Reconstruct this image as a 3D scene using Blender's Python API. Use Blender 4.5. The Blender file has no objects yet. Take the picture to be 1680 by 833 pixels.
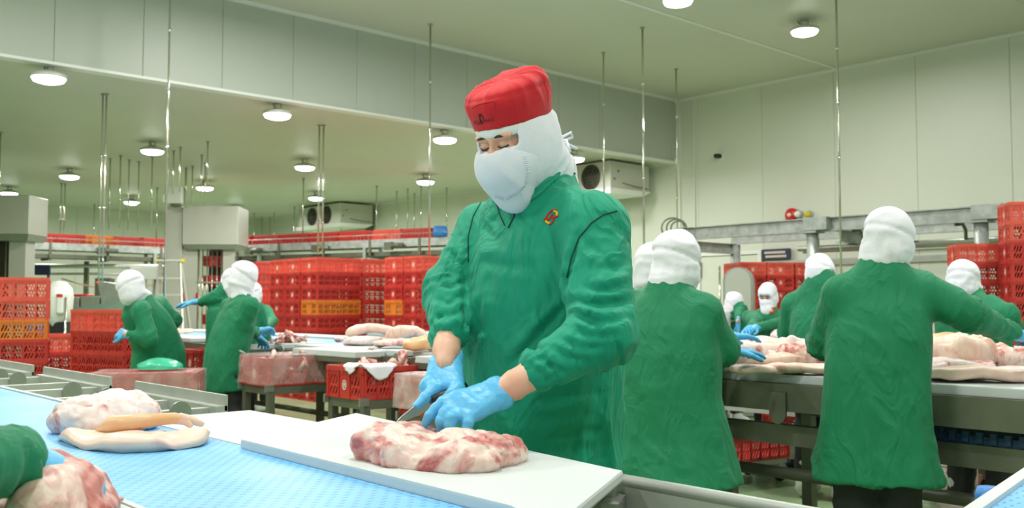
import bpy, bmesh, math, random
import numpy as np
from mathutils import Vector, Matrix, Quaternion
from mathutils.bvhtree import BVHTree

random.seed(7)
RNG = np.random.RandomState(7)
SC = bpy.context.scene
COL = SC.collection

# ------------------------------------------------------------------ camera, world, exposure
FPX = 1568.0                         # focal length in pixels of the 1680 x 833 frame
PITCH = math.radians(3.05)
YAW = math.radians(47.93)            # the room's axes: X away to the right, Y away to the left
EYE = Vector((0.0, 0.0, 1.20))
FW = Vector((math.cos(YAW), math.sin(YAW), 0.0))
RT = Vector((math.sin(YAW), -math.cos(YAW), 0.0))
cam_data = bpy.data.cameras.new('camera')
cam = bpy.data.objects.new('camera', cam_data)
COL.objects.link(cam)
cam.location = EYE
look = FW * math.cos(PITCH) + Vector((0, 0, math.sin(PITCH)))
cam.rotation_euler = look.to_track_quat('-Z', 'Y').to_euler()
cam_data.sensor_width = 36.0
cam_data.lens = 36.0 * FPX / 1680.0
cam_data.clip_start = 0.05
cam_data.clip_end = 200.0
cam_data.dof.use_dof = True
cam_data.dof.focus_distance = 2.1
cam_data.dof.aperture_fstop = 7.5
SC.camera = cam

world = bpy.data.worlds.new('world')
SC.world = world
world.use_nodes = True
world.node_tree.nodes['Background'].inputs[0].default_value = (1.0, 1.0, 1.0, 1)
world.node_tree.nodes['Background'].inputs[1].default_value = 0.3
SC.view_settings.view_transform = 'Standard'
SC.view_settings.look = 'None'
SC.view_settings.gamma = 1.0
SC.view_settings.use_curve_mapping = False
SC.view_settings.exposure = -0.27
SC.cycles.max_bounces = 7
SC.cycles.diffuse_bounces = 4
SC.cycles.glossy_bounces = 3
SC.cycles.transparent_max_bounces = 10
SC.cycles.sample_clamp_indirect = 4.0
SC.cycles.caustics_reflective = False
SC.cycles.caustics_refractive = False
LAMP_W = 78.0                        # watts of one ceiling lamp
LAMP_COL = (1.0, 0.985, 0.94)

# ------------------------------------------------------------------ placing
def at(px, py, f):
    """point at ground distance f ahead of the camera, seen in direction (px, py)"""
    v = (416.5 - py) / FPX
    dz = f * (v * math.cos(PITCH) + math.sin(PITCH)) / (math.cos(PITCH) - v * math.sin(PITCH))
    d = f * math.cos(PITCH) + dz * math.sin(PITCH)
    return EYE + FW * f + RT * ((px - 840.0) * d / FPX) + Vector((0, 0, dz))

def on(px, py, z):
    """point on the level z seen in direction (px, py)"""
    v = (416.5 - py) / FPX
    dz = z - EYE.z
    f = dz * (math.cos(PITCH) - v * math.sin(PITCH)) / (v * math.cos(PITCH) + math.sin(PITCH))
    return at(px, py, f)

def spot(px, f, z):
    p = at(px, 500, f)
    return Vector((p.x, p.y, z))

def dirv(r, f):
    d = RT * r + FW * f
    return d.normalized()

# ------------------------------------------------------------------ objects
def link(o, parent=None):
    COL.objects.link(o)
    if parent is not None:
        o.parent = parent
    return o

def tag(o, label, cat, group=None, kind=None):
    o['label'] = label
    o['category'] = cat
    if group: o['group'] = group
    if kind: o['kind'] = kind
    return o

def thing(name, label, cat, loc=(0, 0, 0), rotz=0.0, group=None):
    o = bpy.data.objects.new(name, None)
    o.empty_display_size = 0.1
    link(o)
    o.location = loc
    o.rotation_euler = (0, 0, rotz)
    return tag(o, label, cat, group)

class MB:
    """collects shapes and builds them as one mesh"""
    def __init__(s):
        s.v, s.f, s.sm = [], [], []
    def add(s, vs, fs, smooth=False):
        n = len(s.v)
        s.v += [tuple(v) for v in vs]
        s.f += [tuple(i + n for i in f) for f in fs]
        s.sm += [smooth] * len(fs)
        return s
    def hexa(s, p):          # 8 corners: bottom ring, top ring
        return s.add(p, [(3, 2, 1, 0), (4, 5, 6, 7), (0, 1, 5, 4), (1, 2, 6, 5), (2, 3, 7, 6), (3, 0, 4, 7)])
    def box(s, lo, hi, bev=0.0):
        x0, y0, z0 = lo; x1, y1, z1 = hi
        if bev <= 0:
            return s.hexa([(x0, y0, z0), (x1, y0, z0), (x1, y1, z0), (x0, y1, z0), (x0, y0, z1), (x1, y0, z1), (x1, y1, z1), (x0, y1, z1)])
        b = min(bev, (x1 - x0) * .45, (y1 - y0) * .45, (z1 - z0) * .45)
        rings = []
        for z, i in ((z0, b), (z0 + b, 0), (z1 - b, 0), (z1, b)):
            c = b if i == 0 else b * 1.6
            q = i
            rings.append([(x0 + q + c, y0 + q, z), (x1 - q - c, y0 + q, z), (x1 - q, y0 + q + c, z), (x1 - q, y1 - q - c, z),
                          (x1 - q - c, y1 - q, z), (x0 + q + c, y1 - q, z), (x0 + q, y1 - q - c, z), (x0 + q, y0 + q + c, z)])
        return s.loft(rings, caps=True)
    def loft(s, rings, caps=True, smooth=False, closed=True):
        n = len(rings[0]); vs = [p for r in rings for p in r]; fs = []
        for k in range(len(rings) - 1):
            for i in range(n if closed else n - 1):
                j = (i + 1) % n
                fs.append((k * n + i, k * n + j, (k + 1) * n + j, (k + 1) * n + i))
        if caps:
            fs.append(tuple(range(n - 1, -1, -1)))
            fs.append(tuple((len(rings) - 1) * n + i for i in range(n)))
        return s.add(vs, fs, smooth)
    def bar(s, a, b, w, h=None, up=(0, 0, 1)):
        """rectangular bar from a to b, w across, h along up"""
        a, b, up = Vector(a), Vector(b), Vector(up)
        h = w if h is None else h
        d = (b - a).normalized()
        if abs(d.dot(up)) > .99: up = Vector((1, 0, 0))
        x = d.cross(up).normalized(); y = x.cross(d).normalized()
        r = lambda c: [c - x * w / 2 - y * h / 2, c + x * w / 2 - y * h / 2, c + x * w / 2 + y * h / 2, c - x * w / 2 + y * h / 2]
        return s.loft([r(a), r(b)])
    def tube(s, pts, r, n=10, caps=True, radii=None):
        pts = [Vector(p) for p in pts]; rings = []; prev = None
        for i, p in enumerate(pts):
            d = (pts[min(i + 1, len(pts) - 1)] - pts[max(i - 1, 0)]).normalized()
            if prev is None:
                u = Vector((0, 0, 1)) if abs(d.z) < .9 else Vector((1, 0, 0))
                x = d.cross(u).normalized()
            else:
                x = (prev - d * prev.dot(d)).normalized()
            prev = x; y = d.cross(x)
            rr = radii[i] if radii else r
            rings.append([p + x * math.cos(2 * math.pi * k / n) * rr + y * math.sin(2 * math.pi * k / n) * rr for k in range(n)])
        return s.loft(rings, caps, True)
    def cyl(s, a, b, r, n=16, r2=None):
        return s.tube([a, b], r, n, True, [r, r if r2 is None else r2])
    def lathe(s, c, prof, n=24, axis='z', caps=True):
        """profile of (radius, height) about a vertical axis through c"""
        c = Vector(c); rings = []
        for r, h in prof:
            ring = []
            for k in range(n):
                a = 2 * math.pi * k / n
                if axis == 'z': q = Vector((math.cos(a) * r, math.sin(a) * r, h))
                elif axis == 'y': q = Vector((math.cos(a) * r, h, -math.sin(a) * r))
                else: q = Vector((h, math.cos(a) * r, math.sin(a) * r))
                ring.append(c + q)
            rings.append(ring)
        return s.loft(rings, caps, True)
    def prism(s, poly, z0, z1):
        """outline of (x, y) between two levels"""
        return s.loft([[(p[0], p[1], z0) for p in poly], [(p[0], p[1], z1) for p in poly]])
    def extr(s, poly, off):
        off = Vector(off)
        return s.loft([[Vector(p) for p in poly], [Vector(p) + off for p in poly]])
    def mesh(s, name, fix=True):
        me = bpy.data.meshes.new(name)
        me.from_pydata(s.v, [], s.f)
        me.polygons.foreach_set('use_smooth', s.sm)
        if fix:
            bm = bmesh.new(); bm.from_mesh(me)
            bmesh.ops.recalc_face_normals(bm, faces=bm.faces)
            bm.to_mesh(me); bm.free()
        me.update()
        return me
    def build(s, name, m, parent=None, fix=True):
        o = bpy.data.objects.new(name, s.mesh(name, fix))
        if m is not None: o.data.materials.append(m)
        return link(o, parent)

def use(name, me, parent=None, loc=None):
    o = bpy.data.objects.new(name, me)
    link(o, parent)
    if loc is not None: o.location = loc
    return o

def structure(o):
    o['kind'] = 'structure'
    return o

def auto_smooth(o, ang=35):
    me = o.data
    me.polygons.foreach_set('use_smooth', [True] * len(me.polygons))
    try: me.set_sharp_from_angle(angle=math.radians(ang))
    except Exception: pass

def flat_curve(loops, thick):
    """2D outline with holes (loops of (x, y)) filled and thickened, as a mesh"""
    cu = bpy.data.curves.new('outline', 'CURVE'); cu.dimensions = '2D'; cu.fill_mode = 'BOTH'; cu.extrude = thick / 2
    for lp in loops:
        sp = cu.splines.new('POLY'); sp.points.add(len(lp) - 1); sp.use_cyclic_u = True
        for k, (x, y) in enumerate(lp): sp.points[k].co = (x, y, 0, 1)
    ob = bpy.data.objects.new('outline', cu); COL.objects.link(ob)
    dg = bpy.context.evaluated_depsgraph_get(); dg.update()
    me = bpy.data.meshes.new_from_object(ob.evaluated_get(dg))
    bpy.data.objects.remove(ob); bpy.data.curves.remove(cu)
    return me

def text_mesh(txt, size, thick=0.0, font_shear=0.0):
    cu = bpy.data.curves.new('lettering', 'FONT'); cu.body = txt; cu.size = size; cu.extrude = thick / 2
    cu.align_x = 'CENTER'; cu.align_y = 'CENTER'; cu.shear = font_shear
    ob = bpy.data.objects.new('lettering', cu); COL.objects.link(ob)
    dg = bpy.context.evaluated_depsgraph_get(); dg.update()
    me = bpy.data.meshes.new_from_object(ob.evaluated_get(dg))
    bpy.data.objects.remove(ob); bpy.data.curves.remove(cu)
    return me

# ------------------------------------------------------------------ materials
def s2l(c):
    return tuple((x / 12.92 if x <= .04045 else ((x + .055) / 1.055) ** 2.4) for x in [v / 255 for v in c])

def mat(name, rgb, rough=.5, metal=0.0, var=0.0, vscale=6.0, bump=0.0, bscale=40.0, rgb2=None, emit=0.0, spec=.5, stretch=None, sheen=0.0, coat=0.0, sss=0.0):
    m = bpy.data.materials.new(name); m.use_nodes = True
    nt = m.node_tree; b = nt.nodes['Principled BSDF']
    c = s2l(rgb) + (1,)
    b.inputs['Base Color'].default_value = c
    b.inputs['Roughness'].default_value = rough
    b.inputs['Metallic'].default_value = metal
    b.inputs['Specular IOR Level'].default_value = spec
    if sheen: b.inputs['Sheen Weight'].default_value = sheen
    if coat: b.inputs['Coat Weight'].default_value = coat; b.inputs['Coat Roughness'].default_value = .15
    if sss: b.inputs['Subsurface Weight'].default_value = sss; b.inputs['Subsurface Radius'].default_value = (.02, .008, .004); b.inputs['Subsurface Scale'].default_value = .5
    tc = None
    def coords():
        nonlocal tc
        if tc is None:
            t = nt.nodes.new('ShaderNodeTexCoord')
            tc = t.outputs['Object']
            if stretch:
                mp = nt.nodes.new('ShaderNodeMapping'); mp.inputs['Scale'].default_value = stretch
                nt.links.new(tc, mp.inputs['Vector']); tc = mp.outputs['Vector']
        return tc
    if var or rgb2:
        n = nt.nodes.new('ShaderNodeTexNoise'); n.inputs['Scale'].default_value = vscale; n.inputs['Detail'].default_value = 5
        nt.links.new(coords(), n.inputs['Vector'])
        mx = nt.nodes.new('ShaderNodeMix'); mx.data_type = 'RGBA'
        c2 = s2l(rgb2) + (1,) if rgb2 else tuple(max(0, x * (1 - var)) for x in c[:3]) + (1,)
        mx.inputs[6].default_value = c; mx.inputs[7].default_value = c2
        rp = nt.nodes.new('ShaderNodeMapRange'); rp.inputs[1].default_value = .35; rp.inputs[2].default_value = .65
        nt.links.new(n.outputs['Fac'], rp.inputs[0]); nt.links.new(rp.outputs[0], mx.inputs[0])
        nt.links.new(mx.outputs[2], b.inputs['Base Color'])
    if bump:
        n2 = nt.nodes.new('ShaderNodeTexNoise'); n2.inputs['Scale'].default_value = bscale; n2.inputs['Detail'].default_value = 4
        nt.links.new(coords(), n2.inputs['Vector'])
        bp = nt.nodes.new('ShaderNodeBump'); bp.inputs['Strength'].default_value = bump; bp.inputs['Distance'].default_value = .01
        nt.links.new(n2.outputs['Fac'], bp.inputs['Height']); nt.links.new(bp.outputs[0], b.inputs['Normal'])
    if emit:
        b.inputs['Emission Color'].default_value = c; b.inputs['Emission Strength'].default_value = emit
    return m

def meat_mat(name, fat, lean, dark, scale=9.0, lo=.46, hi=.54, streak=30.0, rough=.38):
    """fat and lean in patches, thin darker marbling in the lean"""
    m = bpy.data.materials.new(name); m.use_nodes = True
    nt = m.node_tree; b = nt.nodes['Principled BSDF']; L = nt.links.new
    tc = nt.nodes.new('ShaderNodeTexCoord')
    n1 = nt.nodes.new('ShaderNodeTexNoise'); n1.inputs['Scale'].default_value = scale; n1.inputs['Detail'].default_value = 4; n1.inputs['Distortion'].default_value = 1.2
    L(tc.outputs['Object'], n1.inputs['Vector'])
    r1 = nt.nodes.new('ShaderNodeMapRange'); r1.inputs[1].default_value = lo; r1.inputs[2].default_value = hi
    L(n1.outputs['Fac'], r1.inputs[0])
    n2 = nt.nodes.new('ShaderNodeTexNoise'); n2.inputs['Scale'].default_value = streak; n2.inputs['Detail'].default_value = 5; n2.inputs['Distortion'].default_value = 2.0
    mp = nt.nodes.new('ShaderNodeMapping'); mp.inputs['Scale'].default_value = (1, .35, .7); mp.inputs['Rotation'].default_value = (0, 0, .6)
    L(tc.outputs['Object'], mp.inputs[0]); L(mp.outputs[0], n2.inputs['Vector'])
    r2 = nt.nodes.new('ShaderNodeMapRange'); r2.inputs[1].default_value = .42; r2.inputs[2].default_value = .62
    L(n2.outputs['Fac'], r2.inputs[0])
    ml = nt.nodes.new('ShaderNodeMix'); ml.data_type = 'RGBA'; ml.inputs[6].default_value = s2l(lean) + (1,); ml.inputs[7].default_value = s2l(dark) + (1,)
    L(r2.outputs[0], ml.inputs[0])
    mf = nt.nodes.new('ShaderNodeMix'); mf.data_type = 'RGBA'; mf.inputs[6].default_value = s2l(fat) + (1,)
    fl = tuple(int(fat[i] * .72 + lean[i] * .28) for i in range(3)); mf.inputs[7].default_value = s2l(fl) + (1,)
    L(r2.outputs[0], mf.inputs[0])
    mx = nt.nodes.new('ShaderNodeMix'); mx.data_type = 'RGBA'
    L(r1.outputs[0], mx.inputs[0]); L(mf.outputs[2], mx.inputs[6]); L(ml.outputs[2], mx.inputs[7])
    L(mx.outputs[2], b.inputs['Base Color'])
    b.inputs['Roughness'].default_value = rough
    bp = nt.nodes.new('ShaderNodeBump'); bp.inputs['Strength'].default_value = .35; bp.inputs['Distance'].default_value = .006
    L(n2.outputs['Fac'], bp.inputs['Height']); L(bp.outputs[0], b.inputs['Normal'])
    return m

def film_mat(name, rgb, alpha, rough=.2):
    """thin clear plastic film with creases"""
    m = bpy.data.materials.new(name); m.use_nodes = True
    nt = m.node_tree; b = nt.nodes['Principled BSDF']; L = nt.links.new
    b.inputs['Base Color'].default_value = s2l(rgb) + (1,); b.inputs['Roughness'].default_value = rough
    tc = nt.nodes.new('ShaderNodeTexCoord'); n = nt.nodes.new('ShaderNodeTexNoise'); n.inputs['Scale'].default_value = 7; n.inputs['Detail'].default_value = 4; n.inputs['Distortion'].default_value = .8
    L(tc.outputs['Object'], n.inputs['Vector'])
    r = nt.nodes.new('ShaderNodeMapRange'); r.inputs[1].default_value = .4; r.inputs[2].default_value = .7; r.inputs[3].default_value = alpha * .8; r.inputs[4].default_value = min(1, alpha * 1.5)
    L(n.outputs['Fac'], r.inputs[0]); L(r.outputs[0], b.inputs['Alpha'])
    bp = nt.nodes.new('ShaderNodeBump'); bp.inputs['Strength'].default_value = .8; bp.inputs['Distance'].default_value = .02
    L(n.outputs['Fac'], bp.inputs['Height']); L(bp.outputs[0], b.inputs['Normal'])
    return m

def belt_mat():
    """blue modular belt: rows of short slots between the hinges, paler in noise patches"""
    m = bpy.data.materials.new('blue_belt'); m.use_nodes = True
    nt = m.node_tree; b = nt.nodes['Principled BSDF']; L = nt.links.new
    tc = nt.nodes.new('ShaderNodeTexCoord')
    br = nt.nodes.new('ShaderNodeTexBrick'); br.offset = .5; br.squash = 1
    br.inputs['Scale'].default_value = 1.0; br.inputs['Brick Width'].default_value = .033; br.inputs['Row Height'].default_value = .0165
    br.inputs['Mortar Size'].default_value = .0009; br.inputs['Mortar Smooth'].default_value = .1
    sep = nt.nodes.new('ShaderNodeSeparateXYZ'); L(tc.outputs['Object'], sep.inputs[0])
    def math_(op, a, bb=None, c=None):
        n = nt.nodes.new('ShaderNodeMath'); n.operation = op
        for i, q in enumerate((a, bb, c)):
            if q is None: continue
            if isinstance(q, (int, float)): n.inputs[i].default_value = q
            else: L(q, n.inputs[i])
        return n.outputs[0]
    # rows run across the belt (X), one every 16.5 mm along Y; a dash of 14 mm every 27 mm, each row shifted
    row = math_('DIVIDE', sep.outputs[1], .0165)
    ri = math_('FLOOR', row)
    fr = math_('SUBTRACT', row, ri)
    inrow = math_('LESS_THAN', math_('ABSOLUTE', math_('SUBTRACT', fr, .5)), .10)
    col = math_('ADD', math_('DIVIDE', sep.outputs[0], .027), math_('MULTIPLY', ri, .5))
    fc = math_('FRACT', col)
    incol = math_('LESS_THAN', fc, .42)
    dash = math_('MULTIPLY', inrow, incol)
    n = nt.nodes.new('ShaderNodeTexNoise'); n.inputs['Scale'].default_value = 5; n.inputs['Detail'].default_value = 6
    L(tc.outputs['Object'], n.inputs['Vector'])
    r = nt.nodes.new('ShaderNodeMapRange'); r.inputs[1].default_value = .35; r.inputs[2].default_value = .68
    L(n.outputs['Fac'], r.inputs[0])
    mx = nt.nodes.new('ShaderNodeMix'); mx.data_type = 'RGBA'
    mx.inputs[6].default_value = s2l((104, 180, 240)) + (1,); mx.inputs[7].default_value = s2l((132, 196, 242)) + (1,)
    L(r.outputs[0], mx.inputs[0])
    m2 = nt.nodes.new('ShaderNodeMix'); m2.data_type = 'RGBA'; m2.inputs[7].default_value = s2l((34, 98, 158)) + (1,)
    dash_mix = math_('MULTIPLY', dash, math_('ADD', .7, math_('MULTIPLY', math_('SUBTRACT', 1.0, r.outputs[0]), .3)))  # slots drawn fainter where the noise makes the belt paler
    L(dash_mix, m2.inputs[0]); L(mx.outputs[2], m2.inputs[6])
    L(m2.outputs[2], b.inputs['Base Color'])
    b.inputs['Roughness'].default_value = .42
    bp = nt.nodes.new('ShaderNodeBump'); bp.inputs['Strength'].default_value = .5; bp.inputs['Distance'].default_value = .003; bp.invert = True
    L(dash, bp.inputs['Height']); L(bp.outputs[0], b.inputs['Normal'])
    return m

def cloth_mat(name, rgb, crease=.55):
    """woven cotton with fine creases"""
    m = mat(name, rgb, .68, var=.07, vscale=5, spec=.35, sheen=.08)
    nt = m.node_tree; b = nt.nodes['Principled BSDF']; L = nt.links.new
    tc = nt.nodes.new('ShaderNodeTexCoord')
    mp = nt.nodes.new('ShaderNodeMapping'); mp.inputs['Scale'].default_value = (1, 1, .55); mp.inputs['Rotation'].default_value = (.4, .5, 0)
    L(tc.outputs['Object'], mp.inputs[0])
    n = nt.nodes.new('ShaderNodeTexNoise'); n.inputs['Scale'].default_value = 9; n.inputs['Detail'].default_value = 3; n.inputs['Distortion'].default_value = .8
    L(mp.outputs[0], n.inputs['Vector'])
    def math_(op, a, q):
        k = nt.nodes.new('ShaderNodeMath'); k.operation = op; L(a, k.inputs[0]); k.inputs[1].default_value = q; return k.outputs[0]
    r = math_('ABSOLUTE', math_('SUBTRACT', n.outputs['Fac'], .5), 0)
    r = math_('MULTIPLY', r, 4.0)
    w = nt.nodes.new('ShaderNodeTexNoise'); w.inputs['Scale'].default_value = 320; L(tc.outputs['Object'], w.inputs['Vector'])
    b1 = nt.nodes.new('ShaderNodeBump'); b1.inputs['Strength'].default_value = crease; b1.inputs['Distance'].default_value = .012; b1.invert = True
    L(r, b1.inputs['Height'])
    b2 = nt.nodes.new('ShaderNodeBump'); b2.inputs['Strength'].default_value = .08; b2.inputs['Distance'].default_value = .002
    L(w.outputs['Fac'], b2.inputs['Height']); L(b1.outputs[0], b2.inputs['Normal']); L(b2.outputs[0], b.inputs['Normal'])
    return m

M = {}
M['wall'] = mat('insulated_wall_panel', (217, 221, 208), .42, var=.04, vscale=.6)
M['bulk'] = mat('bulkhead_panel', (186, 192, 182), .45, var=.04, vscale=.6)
M['ceil'] = mat('ceiling_panel', (206, 208, 192), .45, var=.05, vscale=.4)
M['trim'] = mat('white_trim', (232, 234, 228), .4)
M['joint'] = mat('panel_joint', (204, 208, 194), .7)
M['floor'] = mat('green_epoxy_floor', (156, 184, 140), .22, var=.16, vscale=1.3, bump=.05, bscale=9)
M['steel'] = mat('brushed_steel', (176, 180, 172), .36, .75, var=.12, vscale=14, stretch=(1, 6, 1))
M['steel_light'] = mat('pale_steel', (196, 200, 194), .45, .35, var=.1, vscale=8)
M['steel_dark'] = mat('dull_dark_steel', (118, 120, 104), .5, .5, var=.2, vscale=7)
M['galv'] = mat('galvanised_steel', (188, 194, 190), .5, .45, rgb2=(158, 164, 160), vscale=9)
M['cabinet'] = mat('grey_cabinet', (196, 197, 186), .45, .15, var=.05, vscale=2)
M['rod'] = mat('polished_rod', (206, 206, 192), .16, .9)
M['chrome'] = mat('chrome', (220, 222, 222), .12, 1.0)
M['board'] = mat('white_cutting_board', (208, 214, 214), .6, spec=.2, var=.025, vscale=6, bump=.04, bscale=60)
M['belt'] = belt_mat()
M['belt_far'] = mat('blue_belt_far', (132, 192, 240), .45, var=.08, vscale=4)
M['belt_under'] = mat('dark_blue_belt', (46, 76, 118), .5, var=.3, vscale=12)
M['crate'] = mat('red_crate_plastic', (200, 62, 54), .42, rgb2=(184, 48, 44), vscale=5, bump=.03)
M['crate_pale'] = mat('pale_red_crate_plastic', (222, 96, 78), .42, rgb2=(210, 80, 66), vscale=5, bump=.03)  # paler red, mostly for the topmost crates of the stacks
M['crate_orange'] = mat('orange_crate_plastic', (226, 132, 52), .42, rgb2=(214, 116, 44), vscale=5, bump=.03)
M['white_print'] = mat('white_print', (240, 226, 214), .55)
M['coat_main'] = cloth_mat('teal_green_cotton', (0, 151, 119), .8)
M['coat'] = cloth_mat('green_cotton', (20, 126, 86))
M['seam'] = mat('dark_green_stitching', (0, 74, 58), .8)
M['white_cloth'] = mat('white_cloth', (243, 241, 251), .8, var=.03, vscale=10, bump=.18, bscale=240, spec=.25)
M['mask_cloth'] = mat('white_mask_cloth', (232, 234, 246), .8, bump=.2, bscale=320, spec=.25)
M['cap_red'] = mat('red_cotton', (214, 34, 44), .7, rgb2=(200, 26, 36), vscale=8, bump=.15, bscale=260, sheen=.15, spec=.3)
M['band'] = mat('white_band', (240, 243, 242), .6, bump=.1, bscale=300)
M['skin'] = mat('skin', (232, 186, 160), .5, rgb2=(222, 166, 142), vscale=16, sss=.12)
M['hair'] = mat('black_hair', (38, 30, 28), .5)
M['eye'] = mat('eye_white', (230, 226, 222), .2)
M['glove'] = mat('blue_nitrile', (92, 186, 238), .42, var=.06, vscale=30, bump=.12, bscale=90)
M['trousers'] = mat('dark_trousers', (44, 46, 46), .8)
M['boot'] = mat('white_boot', (220, 222, 220), .5)
M['black'] = mat('black_plastic', (28, 30, 32), .45)
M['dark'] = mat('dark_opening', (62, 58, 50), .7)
M['navy'] = mat('navy_panel', (40, 46, 72), .5)
M['film'] = film_mat('clear_film', (238, 214, 212), .30)
M['film_bag'] = film_mat('cloudy_bag_film', (232, 210, 208), .5)
M['mint'] = film_mat('mint_bag_film', (86, 214, 176), .75)
M['lamp'] = mat('lamp_lens', (255, 255, 250), .3, emit=14.0)
M['lamp_body'] = mat('lamp_housing', (206, 208, 200), .4, .3)
M['bell'] = mat('red_bell', (208, 40, 36), .3)
M['yellow'] = mat('yellow_plastic', (226, 206, 60), .5)
M['alu'] = mat('aluminium', (216, 218, 212), .35, .6)
M['cable'] = mat('grey_cable', (150, 152, 146), .6)
M['cable_warm'] = mat('tan_cable', (190, 150, 116), .6)
M['blue_tub'] = mat('blue_plastic', (60, 130, 206), .45)
M['green_box'] = mat('grey_green_hopper', (140, 168, 158), .5, .2)
M['emb_red'] = mat('red_embroidery', (196, 20, 36), .7)
M['emb_yellow'] = mat('yellow_embroidery', (246, 190, 24), .7)
M['cap_print'] = mat('dark_print', (58, 30, 34), .7)
M['meat_main'] = meat_mat('pork_fat_and_lean', (236, 216, 206), (214, 144, 138), (180, 92, 92), 9.5, .44, .57, 38)
M['meat_white'] = meat_mat('pork_leg_membrane', (226, 214, 212), (206, 148, 142), (182, 104, 100), 8.0, .54, .62, 30)
M['meat_slab'] = meat_mat('pork_slab', (236, 208, 190), (214, 150, 132), (190, 116, 104), 3.5, .5, .62, 14)
M['meat_red'] = meat_mat('pork_trim', (232, 206, 194), (204, 126, 116), (172, 78, 74), 12, .42, .55, 30)
M['skin_flap'] = mat('pork_rind', (240, 216, 196), .4, rgb2=(226, 190, 178), vscale=14, bump=.2, bscale=30)
M['shank'] = mat('roasted_rind', (222, 168, 116), .38, rgb2=(232, 190, 150), vscale=9, bump=.15, bscale=40)
# ------------------------------------------------------------------ noise, fields, surfaces
_T = np.random.RandomState(3).rand(4096).astype(np.float32) * 2 - 1
def vnoise(P):
    """smooth value noise, -1..1"""
    P = np.asarray(P, dtype=np.float64)
    i = np.floor(P).astype(np.int64); f = P - i; u = f * f * f * (f * (f * 6 - 15) + 10)
    def h(a, b, c): return _T[((a * 73856093) ^ (b * 19349663) ^ (c * 83492791)) & 4095]
    x, y, z = i[..., 0], i[..., 1], i[..., 2]
    r = 0
    for dx in (0, 1):
        wx = u[..., 0] if dx else 1 - u[..., 0]
        for dy in (0, 1):
            wy = u[..., 1] if dy else 1 - u[..., 1]
            for dz in (0, 1):
                wz = u[..., 2] if dz else 1 - u[..., 2]
                r = r + wx * wy * wz * h(x + dx, y + dy, z + dz)
    return r
def ridge(P):
    return (1 - np.minimum(1, np.abs(vnoise(P)) * 2.2))
def A3(v): return np.array((v[0], v[1], v[2]), dtype=np.float64)

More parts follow.
